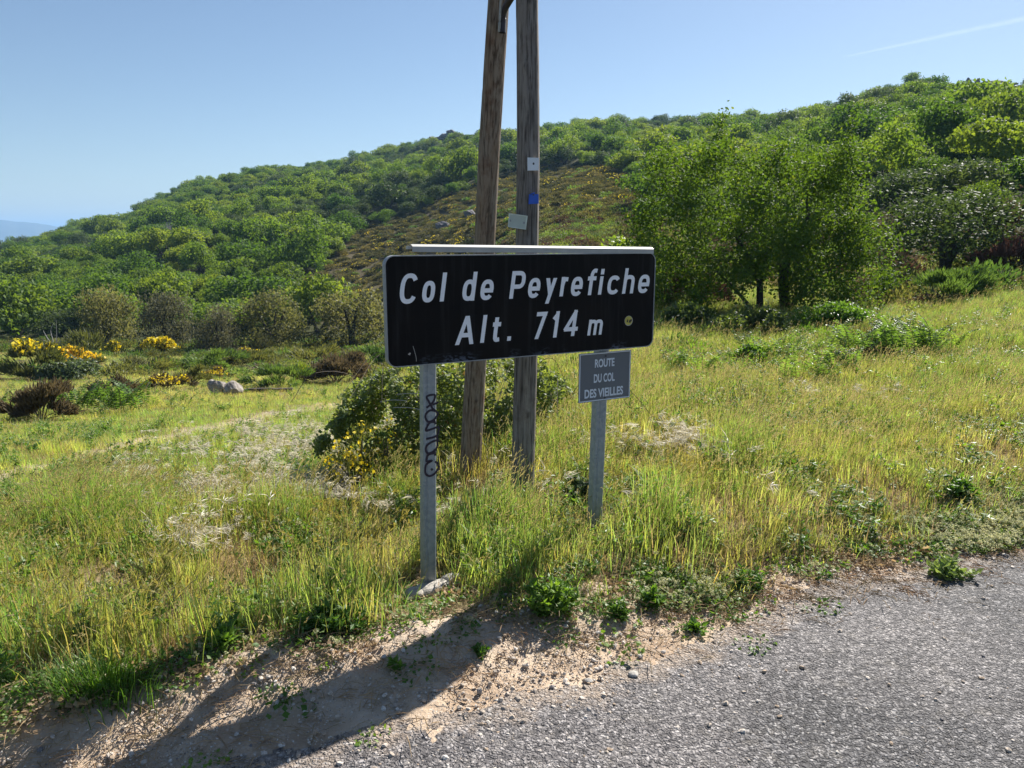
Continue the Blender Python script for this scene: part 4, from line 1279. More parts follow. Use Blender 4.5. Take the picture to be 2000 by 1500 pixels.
scatter('heath', np.c_[X, Y, height(X, Y, False) - .05], np.c_[np.zeros(n), np.zeros(n), rng.uniform(0, 6.28, n)], np.c_[s, s, s * rng.uniform(.6, 1.1, n)], idx, proto_coll('heath_mound', HT))

# rocks
def rock(name, label, px, py, wpx, hpx, Y=None, seed=0, mat='rock', cat='rock', n=1, group=None):
    p = ground_at(px, py) if Y is None else None
    if Y is not None:
        q = at_y(px, py, Y); p = Vector((q.x, q.y, q.z))
    dep = p.y
    sc = dep / FPX
    rng = np.random.default_rng(seed)
    g = Geo()
    for k in range(n):
        f = (k + .5) / n - .5
        w, h = wpx * sc / n * (rng.uniform(.8, 1.5) if n > 2 else (.75 if n > 1 else .5)), hpx * sc * (rng.uniform(.45, 1.1) * (1 - .9 * abs(f)) if n > 2 else rng.uniform(.75, 1.1))
        vv, ff = lump(rng, (w, w * .8, h * .62), 4, .7, seed=seed + k)
        g.add(vv + np.array([f * wpx * sc, rng.uniform(-.2, .2) * w, h * .35]), ff)
    o = link(name, g.mesh(name, [M[mat]]), None, p)
    return tag(o, label, cat, group)
rock('boulder', 'pale grey lumpy boulder lying in the grass beside a dark beam', 441, 770, 60, 30, None, 4, 'rock', 'boulder', 2)
rock('rock_outcrop', 'dark rocky outcrop on the skyline just left of the wooden poles', 893, 275, 100, 22, 268, 6, 'rock_dark', 'rock', 9)
rock('rock', 'round dark rock standing on the right skyline, left of a leaning rock', 1890, 162, 9, 10, 148, 7, 'rock_dark')
rock('rock', 'small leaning dark rock on the right skyline', 1910, 162, 10, 10, 148, 8, 'rock_dark')
rock('rock_outcrop', 'low dark ledge of rock along the right skyline', 1945, 166, 70, 9, 147, 9, 'rock_dark', 'rock', 5)
rock('rock_outcrop', 'dark rock face below the right skyline among low scrub', 1875, 192, 34, 18, 128, 10, 'rock_dark', 'rock', 3)
rock('rock', 'dark rock in the heath clearing just left of the wooden poles', 865, 447, 26, 18, None, 11, 'rock_dark')
rock('rock', 'dark low rock in the heath clearing directly behind the left pole', 918, 425, 30, 20, None, 12, 'rock_dark')
bp_ = ground_at(478, 768); ep_ = ground_at(572, 766)
d = ep_ - bp_
g = Geo(); g.box((0, -.06, .0), (d.length, .06, .12)); g.box((.1, -.055, .1205), (d.length * .6, .05, .135))
o = link('wooden_beam', g.mesh('wooden_beam', [M['bark']]), None, bp_); o.rotation_euler = (0, -math.atan2(d.z, d.xy.length), math.atan2(d.y, d.x))
tag(o, 'long dark beam lying on the grass to the right of the boulder', 'beam')
p = ground_at(1060, 928); vv, ff = lump(np.random.default_rng(5), (.07, .05, .035), 3, .3)
g = Geo(); g.add(vv, ff); tag(link('stone', g.mesh('stone', [M['concrete']]), None, p), 'pale flat stone in the grass at the foot of the grey pole', 'stone')

# ------------------------------------------------------------------ shrubs, one by one
def shrub_parts(rng, w, h, style, nleaf, leaf, nclump=14):
    """returns foliage Geo, stem Geo, optional flower Geo for a bush of width w and height h"""
    fol, stm, flo = Geo(), Geo(), Geo()
    Cc = rand_unit(nclump, rng); Cc[:, 2] = np.abs(Cc[:, 2])
    rad_ = rng.uniform(.45, .95, (nclump, 1))
    Cc[:, 2] = np.maximum(Cc[:, 2] - .12, 0.0)
    Cc = Cc * rad_ * np.array([w / 2, w / 2 * .85, h * .74]) + np.array([0, 0, h * .06])
    Cc[:, 0] += rng.normal(size=nclump) * w * .06
    rr = rng.uniform(.26, .42, nclump) * np.sqrt(w / 2 * h * .8)
    for c in Cc:
        m = np.array([c[0] * .35, c[1] * .35, c[2] * .5])
        stm.tube([(c[0] * .06, c[1] * .06, -.05), tuple(m), tuple(c)], [.012 * h + .004, .008 * h + .003, .003], 5)
    per = max(8, nleaf // nclump)
    for c, r in zip(Cc, rr):
        n = int(per * rng.uniform(.7, 1.3))
        d = rand_unit(n, rng)
        if style == 'leafy':
            P = c + d * r * rng.uniform(.3, 1.1, (n, 1)); N = unit(d + rng.normal(size=d.shape) * .7 + [0, 0, .4])
            T = unit(np.cross(N, rand_unit(n, rng)) + d * .4) * leaf * rng.uniform(.6, 1.4, (n, 1))
            B = unit(np.cross(T, N)) * leaf * rng.uniform(.28, .42, (n, 1))
        else:                                            # broom, heath: fine upright twigs
            d[:, 2] = np.abs(d[:, 2]) * .9
            P = c + d * r * rng.uniform(.1, .95, (n, 1))
            T = unit(unit(P - np.array([0, 0, -h * .4])) + rng.normal(size=d.shape) * .28) * leaf * rng.uniform(.6, 1.5, (n, 1))
            B = unit(np.cross(T, rand_unit(n, rng))) * leaf * (.1 if style == 'broom' else .14)
        P[:, 2] = np.maximum(P[:, 2], .0)
        base = rng.uniform(0, .5)
        fol.leaves(P, T, B, 0, np.clip(base + rng.uniform(0, .5, n), 0, .96))
        if style in ('flower', ):
            pass
    return fol, stm, Cc, rr

SEEN_COUNT = [0]
def shrub(name, label, cat, px, py, wpx, hpx, mat, style='leafy', nleaf=1800, leaf_px=5.0, flower=None, nflower=0, flower_top=.45, Y=None, group=None, nclump=14, stems='twig', yshift=0.0):
    SEEN_COUNT[0] += 1
    rng = np.random.default_rng(500 + SEEN_COUNT[0])
    if Y is None:
        p = ground_at(px, py)
    else:
        x = (px - 1000) / FPX; q = at_y(px, py, Y); p = Vector((q.x, q.y, q.z))
        p = on_ground(p.x, p.y)
    dep = p.y * CP - (p.z - CAM_Z) * SP
    sc = dep / FPX
    w = wpx * sc
    if Y is not None:                                    # keep the top where the photo has it
        h = at_y(px, py - hpx, p.y).z - p.z
    else:
        h = hpx * sc
    p = Vector((p.x, p.y + w * .25 * (Y is None), 0)); p = on_ground(p.x, p.y)
    if Y is None: h = at_y(px, py - hpx, p.y).z - p.z
    leaf = leaf_px * sc
    fol, stm, Cc, rr = shrub_parts(rng, w, max(h, .08), style, nleaf, leaf, nclump)
    e = empty(name, p, rng.uniform(-.4, .4), label, cat, group)
    link('foliage', fol.mesh('foliage', [M[mat]]), e)
    link('stems', stm.mesh('stems', [M[stems]]), e)
    if flower:
        fg = Geo(); n = nflower
        k = rng.integers(0, len(Cc), n)
        d = rand_unit(n, rng); d[:, 2] = np.abs(d[:, 2])
        P = Cc[k] + d * rr[k][:, None] * rng.uniform(.75, 1.12, (n, 1))
        ok = P[:, 2] > h * flower_top * (.75 + .5 * fbm(P[:, 0] * 3 / w, P[:, 1] * 3 / w, 4, 2)); P = P[ok]; n = len(P)
        T = rand_unit(n, rng) * leaf * .6; B = unit(np.cross(T, rand_unit(n, rng))) * leaf * .3
        if n: fg.leaves(P, T, B, 0, rng.uniform(0, .9, n))
        if n: link('blossom', fg.mesh('blossom', [M[flower]]), e)
    return e

def frond_geo(g, rng, base, direction, length, mat=0, npin=16):
    """one arching fern frond with paired side leaflets"""
    d = np.array(direction, float); side = unit(np.cross(d, [0, 0, 1.0]))
    t = np.linspace(0, 1, npin + 1)
    rise = rng.uniform(.7, 1.0) * length
    pts = np.array(base) + np.outer(length * (.18 * t + .42 * t ** 2.2), d) + np.outer(rise * 1.15 * (t - .32 * t ** 2.6), [0, 0, 1])
    g.tube(pts[::3], .004 * length / .6, 4, 1)
    tg = unit(np.gradient(pts, axis=0))
    L = length * .25 * np.clip(1.12 - t, .06, 1) * np.clip((t - .12) * 8, 0, 1)
    for sgn in (-1, 1):
        k = np.arange(2, npin)
        T = (side * sgn)[None] * L[k][:, None] + tg[k] * L[k][:, None] * .35 + rng.normal(size=(len(k), 3)) * .012 - np.array([0, 0, .2]) * L[k][:, None]
        B = tg[k] * (length / npin) * .42
        g.leaves(pts[k], T, B, mat, np.clip(rng.uniform(0, .4, len(k)) + rng.uniform(0, .45), 0, .88))

def fern_clump(label, px, py, wpx, hpx, nfr, group='bracken clumps', seed=0, Y=None):
    rng = np.random.default_rng(900 + seed)
    p = ground_at(px, py) if Y is None else on_ground(at_y(px, py, Y).x, Y)
    sc = p.y / FPX; w, h = wpx * sc, hpx * sc
    p = on_ground(p.x, p.y + w * .15)
    e = empty('bracken', p, 0, label, 'fern', group)
    g = Geo()
    for k in range(nfr):
        bx, by = rng.uniform(-.5, .5) * w * .85, rng.uniform(-.5, .5) * min(w, 1.2) * .7
        a = rng.uniform(0, 6.28)
        z = float(height(p.x + bx, p.y + by)) - p.z
        frond_geo(g, rng, (bx, by, z + h * rng.uniform(0, .3)), (math.cos(a), math.sin(a), 0), h * rng.uniform(.7, 1.15))
    link('fronds', g.mesh('fronds', [M['bracken'], M['twig']]), e)
    return e

# evergreen oaks at the far edge of the scrub
def edge_oak(label, px, py, wpx, hpx, mat, leaf=.052, Y=None, seed=0, name='evergreen_oak', n=48, per=80, group='evergreen oaks along the scrub'):
    rng = np.random.default_rng(1200 + seed)
    p = ground_at(px, py)
    if Y: p = on_ground(at_y(px, py, Y).x, Y)
    sc = p.y / FPX; w = wpx * sc * rng.uniform(1.02, 1.3)
    h = at_y(px, py - hpx, p.y).z - p.z
    e = empty(name, p, 0, label, 'tree', group)
    g = crown_geo(rng, n, per, leaf, .95, loose=.65, low=True)
    o = link('crown', g.mesh('crown', [M[mat]]), e)
    o.scale = (w / 2 * 1.02, w / 2 * 1.02, h / 1.62); o.location = (0, 0, 0)
    t = Geo()
    for k in range(4):
        a = rng.uniform(0, 6.28); c = np.array([math.cos(a), math.sin(a), 0]) * w
        t.tube([(0, 0, -.2), tuple(c * .04 + [0, 0, h * .25]), tuple(c * .22 + [0, 0, h * .65])], [w * .035, w * .026, w * .008], 6)
    link('trunk', t.mesh('trunk', [M['bark']]), e)
    return e
edge_oak('dark olive evergreen oak at the left end of the row, behind the yellow broom', 212, 682, 112, 128, 'oak_olive', seed=1)
edge_oak('greyish brown evergreen oak, second from the left in the row', 325, 686, 108, 130, 'oak_grey', seed=2)
edge_oak('short greyish evergreen oak in the middle of the row', 428, 690, 92, 98, 'oak_grey', seed=3)
edge_oak('broad olive evergreen oak, second from the right in the row', 535, 686, 112, 122, 'oak_olive', seed=4)
edge_oak('pale olive evergreen oak nearest the black sign, densest of the row', 688, 682, 138, 128, 'oak_olive', seed=5)
edge_oak('small pale evergreen bush in front of the row of oaks', 516, 690, 46, 42, 'oak_olive', seed=6, n=24)
edge_oak('low dark green oak between the first oak and the frame edge', 120, 660, 110, 60, 'oak_dark', seed=7)

BR = 'broom bushes in the scrub on the left'
shrub('broom_bush', 'dark broom bush topped with yellow flowers at the left edge', 'bush', 52, 742, 112, 98, 'broom_olive', 'broom', 2600, 13, 'flower_yellow', 1500, .62)
shrub('broom_bush', 'orange flowered broom behind the grey green shrub', 'bush', 132, 712, 104, 36, 'broom_olive', 'broom', 1200, 10, 'flower_orange', 900, .35)
shrub('broom_bush', 'small bright yellow broom left of the wide flowering broom', 'bush', 219, 694, 36, 34, 'broom_olive', 'broom', 500, 9, 'flower_yellow', 700, .3)
shrub('broom_bush', 'wide bright yellow flowering broom at the foot of the oaks', 'bush', 296, 694, 86, 38, 'broom_olive', 'broom', 900, 9, 'flower_yellow', 1500, .3)
shrub('shrub', 'grey green leafy shrub in front of the orange broom', 'shrub', 112, 745, 98, 58, 'shrub_leaf', 'leafy', 2600, 7)
shrub('heath_bush', 'dark brown heath bush at the lower left edge beside the bracken', 'bush', 58, 826, 150, 92, 'heath_brown', 'twig', 4200, 14)
shrub('heath_bush', 'brown dry heath behind the bracken', 'bush', 215, 775, 110, 44, 'heath_brown', 'twig', 1600, 10)
shrub('broom_bush', 'low dark green broom mound in the middle of the scrub', 'bush', 245, 728, 170, 44, 'broom_olive', 'broom', 2600, 10, group=BR)
shrub('broom_bush', 'long low green broom mound behind the boulder', 'bush', 395, 722, 150, 38, 'broom_green', 'broom', 2400, 10, group=BR)
shrub('broom_bush', 'brown and yellow low broom left of the boulder', 'bush', 312, 762, 84, 40, 'heath_brown', 'broom', 1100, 10, 'flower_yellow', 500, .4)
shrub('broom_bush', 'dark rounded broom just left of the boulder', 'bush', 368, 752, 70, 42, 'broom_olive', 'broom', 1500, 9)
shrub('broom_bush', 'small yellow flecked broom directly behind the boulder', 'bush', 420, 738, 60, 24, 'heath_brown', 'broom', 700, 8, 'flower_yellow', 300, .4)
shrub('broom_bush', 'fresh green rounded broom mound behind the dark beam', 'bush', 540, 760, 118, 50, 'broom_green', 'broom', 3000, 10)
shrub('broom_bush', 'yellow green broom right of the fresh green mound', 'bush', 590, 748, 60, 40, 'bright_leaf', 'broom', 900, 9, 'flower_yellow', 150, .5)
shrub('heath_bush', 'dark brown broad heath mound left of the black sign', 'bush', 645, 752, 150, 84, 'heath_brown', 'twig', 4600, 10)
shrub('broom_bush', 'olive broom ridge behind the dark brown heath mound', 'bush', 600, 708, 150, 38, 'broom_olive', 'broom', 2200, 10, group=BR)
shrub('broom_bush', 'green broom patch touching the left edge of the black sign', 'bush', 735, 722, 110, 52, 'broom_green', 'broom', 2200, 10)
shrub('broom_bush', 'tiny yellow broom in front of the broad olive oak', 'bush', 480, 694, 56, 16, 'broom_olive', 'broom', 300, 8, 'flower_yellow', 360, .2)
shrub('broom_bush', 'olive broom mound between the boulder and the oaks', 'bush', 480, 718, 110, 34, 'broom_olive', 'broom', 1600, 10, group=BR)
shrub('twiggy_bush', 'sparse olive twiggy bush left of the first oak', 'bush', 155, 692, 84, 64, 'broom_olive', 'broom', 500, 14, nclump=16)
# bleached dead branches
p = ground_at(108, 690); g = Geo(); rng = np.random.default_rng(8); sc = p.y / FPX
for a, b in (((-4, 45), (4, 60)), ((-14, 34), (-18, 46)), ((16, 28), (34, 32)), ((6, 30), (10, 66)), ((-2, 20), (-20, 26))):
    g.tube(smooth_poly([(0, 0, 0), (a[0] * sc * .5, 0, a[1] * sc * .6), (a[0] * sc, 0, a[1] * sc), (b[0] * sc, -.05, b[1] * sc)], 4), [.035] * 0 or np.linspace(.03, .01, 13), 5)
tag(link('dead_branches', g.mesh('dead_branches', [M['dead']]), None, p), 'bleached dead branches sticking up behind the yellow broom', 'branch')

fern_clump('large bright bracken clump beside the dark heath bush', 175, 812, 190, 78, 60, seed=1)
fern_clump('small bracken at the right end of the bracken clump', 305, 800, 66, 40, 9, seed=2)
fern_clump('single small bracken plant at the edge of the mown track', 352, 798, 48, 38, 6, seed=3)
fern_clump('pale bracken at the left frame edge above the heath bush', 12, 800, 40, 50, 7, seed=4)

# bramble behind the poles
def bramble():
    rng = np.random.default_rng(55)
    p = ground_at(900, 868); p = on_ground(at_y(905, 868, 6.55).x, 6.55)
    e = empty('bramble_bush', p, 0, 'dense bramble thicket with glossy leaves behind the two wooden poles', 'bush')
    sc = 6.5 / FPX
    fol, stm = Geo(), Geo()
    # outline of the thicket: height over x, in metres
    xs = np.array([-275, -215, -140, -60, 20, 90, 160, 225, 262]) * sc; hs = np.array([60, 160, 190, 205, 212, 208, 198, 130, 40]) * sc
    n = 12000
    x = rng.uniform(xs[0], xs[-1], n); hh = np.interp(x, xs, hs) * (.8 + .4 * fbm(x * 3, x * 0, 3))
    y = rng.uniform(-.45, .55, n)
    top = hh * np.sqrt(np.clip(1 - (y / .62) ** 2, .05, 1))
    z = top * rng.uniform(.05, 1, n) ** .6
    lump_ = fbm(x * 6, z * 6 + y * 3, 8, 3)
    ok = lump_ > .455; x, y, z = x[ok], y[ok], z[ok]; n = len(x)
    P = np.c_[x, y, z]
    for sft in range(3):                                 # three leaflets per leaf
        N = unit(np.array([[.05, -.35, .8]]) + rng.normal(size=(n, 3)) * .6)
        a = unit(np.cross(N, rand_unit(n, rng)))
        L = rng.uniform(.028, .055, (n, 1))
        fol.leaves(P + rng.normal(size=P.shape) * .012, a * L, unit(np.cross(a, N)) * L * .36, 0, np.clip(rng.beta(2, 2, n), 0, 1))
    for k in range(16):
        x0 = rng.uniform(xs[0] * .8, xs[-1] * .8); d = rng.uniform(-.6, .6)
        h0 = np.interp(x0, xs, hs)
        q = [(x0, rng.uniform(-.3, .3), 0), (x0 + d * .3, rng.uniform(-.4, .1), h0 * .8), (x0 + d * .8, rng.uniform(-.55, 0), h0 * 1.02), (x0 + d * 1.2, rng.uniform(-.7, -.2), h0 * .7)]
        stm.tube(smooth_poly(q, 5), .0022, 4)
    link('foliage', fol.mesh('foliage', [M['bramble_leaf']]), e)
    link('canes', stm.mesh('canes', [M['twig']]), e)
    pg = Geo()
    for a, b in (((775, 770), (850, 772)), ((742, 785), (795, 783)), ((768, 796), (830, 802))):
        A, B = at_y(*a, 6.02) - p, at_y(*b, 6.02) - p
        pg.tube(smooth_poly([tuple(A), tuple((A + B) / 2 + Vector((0, 0, .012))), tuple(B)], 5), .003, 5)
    link('dry_canes', pg.mesh('dry_canes', [M['dead']]), e)
bramble()
shrub('broom_bush', 'small broom with scattered yellow flowers at the left end of the bramble', 'bush', 700, 868, 92, 98, 'broom_olive', 'broom', 900, 13, 'flower_yellow', 300, .12, Y=5.7)
shrub('broom_bush', 'yellow flowered broom sprays low in the left half of the bramble', 'bush', 760, 850, 90, 80, 'broom_green', 'broom', 500, 11, 'flower_yellow', 160, .1, Y=5.9)
shrub('shrub', 'small dark green leafy shrub left of the yellow broom', 'shrub', 592, 890, 84, 58, 'bramble_leaf', 'leafy', 900, 8)

# ------------------------------------------------------------------ the big tree on the right
def big_tree():
    rng = np.random.default_rng(2024)
    Y0 = 16.0
    b = at_y(1505, 615, Y0); base = on_ground(b.x, b.y)
    e = empty('tree', base, 0, 'large loose leafy tree with several dark stems to the right of the black sign', 'tree')
    poly = np.array([(1235, 600), (1228, 500), (1232, 430), (1262, 372), (1292, 292), (1335, 315), (1378, 300), (1408, 238), (1425, 300), (1470, 312), (1530, 275), (1590, 305), (1632, 300), (1668, 225), (1664, 320), (1690, 400), (1738, 470), (1742, 540), (1716, 590), (1640, 605), (1560, 590), (1450, 560), (1400, 610), (1320, 625)], float)
    T = []
    while len(T) < 280:
        px, py = rng.uniform(1228, 1742), rng.uniform(228, 625)
        if not in_poly(np.array([px]), np.array([py]), poly)[0]: continue
        hw = 1.9 * (1 - .55 * abs(px - 1490) / 260)
        Yt = Y0 + rng.uniform(-1, 1) * hw
        p = at_y(px, py, Yt) - base
        if p.z < .25: continue
        T.append(np.array(p))
    for q in ((1408, 245), (1402, 265), (1398, 300), (1530, 280), (1668, 232), (1663, 255), (1652, 285), (1292, 298), (1600, 300), (1418, 225)):
        T.append(np.array(at_y(*q, Y0 + rng.uniform(-.6, .6)) - base))
    T = np.array(T)
    wood, fol = Geo(), Geo()
    trunks = [[(1536, 622, 0), (1532, 585, 0), (1530, 545, -.1), (1540, 505, -.15), (1562, 470, -.2), (1580, 420, -.2)],
              [(1482, 632, -.3), (1484, 590, -.3), (1482, 545, -.35), (1462, 505, -.4), (1440, 465, -.4)],
              [(1484, 590, -.3), (1486, 545, -.2), (1500, 495, -.1), (1512, 440, 0)],
              [(1530, 560, -.1), (1520, 500, .3), (1505, 440, .6)],
              [(1538, 600, 0), (1575, 555, .3), (1600, 515, .5)],
              [(1478, 620, -.3), (1440, 570, -.6), (1400, 530, -.8)]]
    nodes, nr = [], []
    for k, tr in enumerate(trunks):
        pts = [np.array(at_y(x, y, Y0 + dy) - base) for x, y, dy in tr]
        if k in (0, 1, 4, 5): pts[0][2] = float(height(base.x + pts[0][0], base.y + pts[0][1])) - base.z - .05
        P = smooth_poly(pts, 5)
        r0 = (.125, .085, .06, .06, .05, .045)[k]
        rs = np.linspace(r0, r0 * .45, len(P))
        wood.tube(P, rs, 8)
        for p, r in zip(P[4:], rs[4:]): nodes.append(p); nr.append(r)
    centre = np.array(nodes).mean(0)
    order = np.argsort(np.linalg.norm(T - centre, axis=1))
    for i in order:
        t = T[i]; Nn = np.array(nodes); d = np.linalg.norm(Nn - t, axis=1) + np.maximum(Nn[:, 2] - t[2], 0) * .8
        j = int(np.argmin(d)); p = Nn[j]
        r = min(nr[j] * .7, .035); mid = (p + t) / 2 + rng.normal(size=3) * .06 * np.linalg.norm(t - p) + np.array([0, 0, -.04])
        P = smooth_poly([p, mid, t], 4); rs = np.linspace(max(r, .007), .005, len(P))
        wood.tube(P, rs, 5)
        for p2, r2 in zip(P[2:], rs[2:]): nodes.append(p2); nr.append(max(r2, .008))
        # leaves round the end of the twig
        n = int(rng.uniform(110, 240)) if t[2] < 3.2 else int(rng.uniform(60, 100))
        s = rng.uniform(0, 1, n)[:, None]
        c = p + (t - p) * (1 - .7 * s ** 1.5)
        tw = rng.uniform(.13, .2) if t[2] < 3.2 else .1
        c = c + rng.normal(size=(n, 3)) * tw
        dn = unit(rng.normal(size=(n, 3)) + [0, 0, -.2])
        L = rng.uniform(.055, .1, (n, 1))
        Nn2 = unit(rng.normal(size=(n, 3)) + [0, -.2, .6])
        a = unit(np.cross(Nn2, dn))
        fol.leaves(c, a * L, unit(np.cross(a, Nn2)) * L * .27, 0, np.clip(rng.uniform(0, .45) + rng.uniform(0, .5, n) + (rng.random(n) < .04), 0, 1))
    link('trunk', wood.mesh('trunk', [M['bark']], True), e)
    link('crown', fol.mesh('crown', [M['tree_leaf']]), e)
big_tree()

# ------------------------------------------------------------------ shrubs right of the sign
edge_oak('dark dense evergreen oak to the right of the big tree', 1845, 545, 235, 185, 'oak_dark', leaf=.042, seed=21, n=60, per=90, group=None, Y=19.5)
shrub('broom_bush', 'rounded grey green broom in front of the dark oak on the right', 'bush', 1845, 592, 165, 112, 'broom_green', 'broom', 6000, 12, Y=15.2)
shrub('dry_bush', 'mauve brown seeded bush left of the dark oak on the right', 'bush', 1745, 470, 95, 88, 'heath_pale', 'twig', 2200, 9, Y=22)
shrub('dry_bush', 'large dark bush with pale tops at the right edge of the frame', 'bush', 1975, 520, 160, 190, 'heath_brown', 'twig', 6000, 10, 'heath_pale', 2600, .72, Y=21)
shrub('dry_bush', 'red brown dry bush at the right edge below the dark bush', 'bush', 1968, 560, 110, 130, 'heath_red', 'twig', 3600, 11, Y=18.3)
shrub('dry_bush', 'low red brown dead scrub beside the rounded broom', 'bush', 1975, 590, 120, 40, 'heath_brown', 'twig', 1800, 9, Y=16.5)
shrub('dry_bush', 'red brown twiggy thicket under the left side of the big tree', 'bush', 1345, 640, 170, 120, 'heath_red', 'twig', 5000, 9, Y=17)
shrub('dry_bush', 'dark scrub between the big tree and the rounded broom', 'bush', 1700, 600, 110, 60, 'heath_brown', 'twig', 2200, 10, Y=17.5)
shrub('shrub', 'dark leafy scrub in the shade to the right of the big trunk', 'shrub', 1630, 622, 120, 44, 'oak_dark', 'leafy', 2000, 7, Y=17.6)
shrub('shrub', 'dark tangled scrub in the shade behind the right edge of the sign', 'shrub', 1330, 676, 150, 84, 'bramble_leaf', 'leafy', 4200, 8, Y=13.5)
shrub('shrub', 'bright green young tree behind the top of the sign, right of the poles', 'shrub', 1110, 500, 120, 78, 'bright_leaf', 'leafy', 2600, 8, Y=20)
shrub('shrub', 'mid green bush between the bright young tree and the big tree', 'shrub', 1195, 500, 110, 62, 'bright_leaf', 'leafy', 3000, 8, Y=22)
shrub('shrub', 'yellow green leafy bush left of the big tree at sign height', 'shrub', 1255, 520, 80, 60, 'bright_leaf', 'leafy', 1400, 8, Y=20)
shrub('shrub', 'dark leafy weeds in front of the big tree trunks', 'shrub', 1460, 668, 200, 78, 'bramble_leaf', 'leafy', 5200, 7, Y=12.6)
shrub('shrub', 'leafy thicket between the ferns and the big tree', 'shrub', 1620, 668, 200, 84, 'weed', 'leafy', 5200, 7, Y=12.8)
fern_clump('bright bracken just right of the plaque, below the tree', 1400, 742, 110, 58, 26, seed=11)
fern_clump('low bright bracken in the middle of the far grass on the right', 1560, 745, 170, 56, 34, seed=12)
fern_clump('tall bright bracken bank on the right of the big tree', 1745, 700, 190, 84, 52, seed=13)
fern_clump('small bracken behind the low middle bracken', 1660, 700, 110, 56, 18, seed=14)
fern_clump('wide bracken bank in the shade just below the big tree', 1530, 705, 170, 52, 40, seed=15)
fern_clump('bracken under the right side of the big tree', 1640, 735, 120, 66, 26, seed=16)
fern_clump('bracken at the far right end of the bracken bank', 1835, 690, 90, 60, 22, seed=17)
fern_clump('dark bracken tucked behind the right end of the sign', 1325, 722, 90, 50, 20, seed=18)
shrub('shrub', 'leafy nettle patch between the plaque and the bracken', 'shrub', 1470, 725, 120, 56, 'weed', 'leafy', 1800, 8, Y=9.6)
shrub('shrub', 'nettle patch in front of the tall bracken bank', 'shrub', 1690, 728, 110, 50, 'weed', 'leafy', 1600, 8, Y=9.9)
shrub('shrub', 'olive leafy scrub right of the tall bracken bank', 'shrub', 1800, 640, 130, 40, 'bramble_leaf', 'leafy', 1800, 7, Y=14.0)

# low scrub that fills the hollow on the left and the ground under the tree on the right
SM = ['broom_olive', 'heath_brown', 'broom_green', 'shrub_leaf', 'bramble_leaf', 'broom_olive', 'heath_red', 'weed']
SCR = []
for k, mk in enumerate(SM):
    rng = np.random.default_rng(700 + k)
    SCR.append(tuft_cloud(rng, 420, .2 if mk not in ('shrub_leaf', 'bramble_leaf', 'weed') else .13, None, .75).mesh('scrub_mound', [M[mk]]))
rng = np.random.default_rng(71); n = 16000
Y = np.sqrt(rng.uniform(9 ** 2, 64 ** 2, n)); U = rng.uniform(-.8, .85, n); X = U * Y
Zs = height(X, Y); px, py = proj(X, Y, Zs)
left = (px < 790) & (Y > 13) & (Y < 56) & (py < 742 + 14 * (fbm(X * .4, Y * .4, 72) - .5)) & (rng.random(n) < .1 + .26 * (py < 712)) & (fbm(X * .25, Y * .25, 73, 3) > .4)
right = (px > 1230) & (py < 634) & (Y > 15) & ~((px > 1400) & (px < 1640) & (Y < 18.5)) & (Y < 34) & (rng.random(n) < .32) & ~((px > 1700) & (py > 604))
band = (px > 1285) & (px < 1870) & (py > 622 + 40 * np.abs(px - 1560) / 290 * 0) & (py < 735 - .12 * np.abs(px - 1600)) & (Y > 9.2) & (Y < 17) & (rng.random(n) < .9) & (fbm(X * .9, Y * .9, 99, 3) > .42)
mid = (px > 960) & (px <= 1400) & (Y > 16) & (Y < 64) & (py > 400) & (rng.random(n) < np.where(Y > 24, .8, .26))
ok = left | right | mid | band
X, Y, Zs, lf, bd = X[ok], Y[ok], Zs[ok], left[ok], band[ok]; n = len(X)
idx = np.where(lf, rng.choice(7, n, p=[.34, .12, .3, .04, .02, .18, 0]), rng.choice(7, n, p=[.12, .22, .1, .18, .2, .06, .12]))
idx = np.where(bd, rng.choice(8, n, p=[0, .04, .08, .1, .3, .04, 0, .44]), idx)
sc = rng.uniform(.35, .95, n) * np.where(lf, .9, np.where(bd, .42, .8))
scatter('scrub', np.c_[X, Y, Zs - .05], np.c_[np.zeros(n), np.zeros(n), rng.uniform(0, 6.28, n)], np.c_[sc, sc, sc * rng.uniform(.6, 1.0, n)], idx, proto_coll('scrub_mound', SCR))

def contrail():
    m, nt, out = new_mat('thin ice cloud')
    lw = nt.nodes.new('ShaderNodeLayerWeight'); lw.inputs[0].default_value = .5
    tcn = nt.nodes.new('ShaderNodeTexCoord'); nz = noise(nt, .004, 4, .6, tcn.outputs['Object'])
    f1 = maprange(nt, lw.outputs['Facing'], 0.0, 0.95, 1.0, 0.0)
    mu = nt.nodes.new('ShaderNodeMath'); mu.operation = 'MULTIPLY'; nt.links.new(f1, mu.inputs[0]); nt.links.new(maprange(nt, nz.outputs[0], .3, .7, .01, .032), mu.inputs[1])
    tr = nt.nodes.new('ShaderNodeBsdfTransparent'); df = nt.nodes.new('ShaderNodeBsdfTranslucent'); df.inputs[0].default_value = (.95, .97, 1, 1)
    mx = nt.nodes.new('ShaderNodeMixShader'); nt.links.new(mu.outputs[0], mx.inputs[0]); nt.links.new(tr.outputs[0], mx.inputs[1]); nt.links.new(df.outputs[0], mx.inputs[2])
    nt.links.new(mx.outputs[0], out.inputs[0])
    def sp(px, py, alt):
        d = Vector(ray(px, py)); return d * (alt / d.z)
    A, B = sp(1640, 113, 5000), sp(2250, -15, 5000)
    P = smooth_poly([tuple(A), tuple(A * .5 + B * .5 + Vector((0, 0, 12))), tuple(B)], 12)
    g = Geo(); g.tube(P, np.interp(np.linspace(0, 1, len(P)), [0, .3, 1], [12, 62, 78]), 16)
    tag(link('contrail', g.mesh('contrail', [m], True)), 'thin white vapour trail slanting across the upper right sky', 'contrail')
contrail()

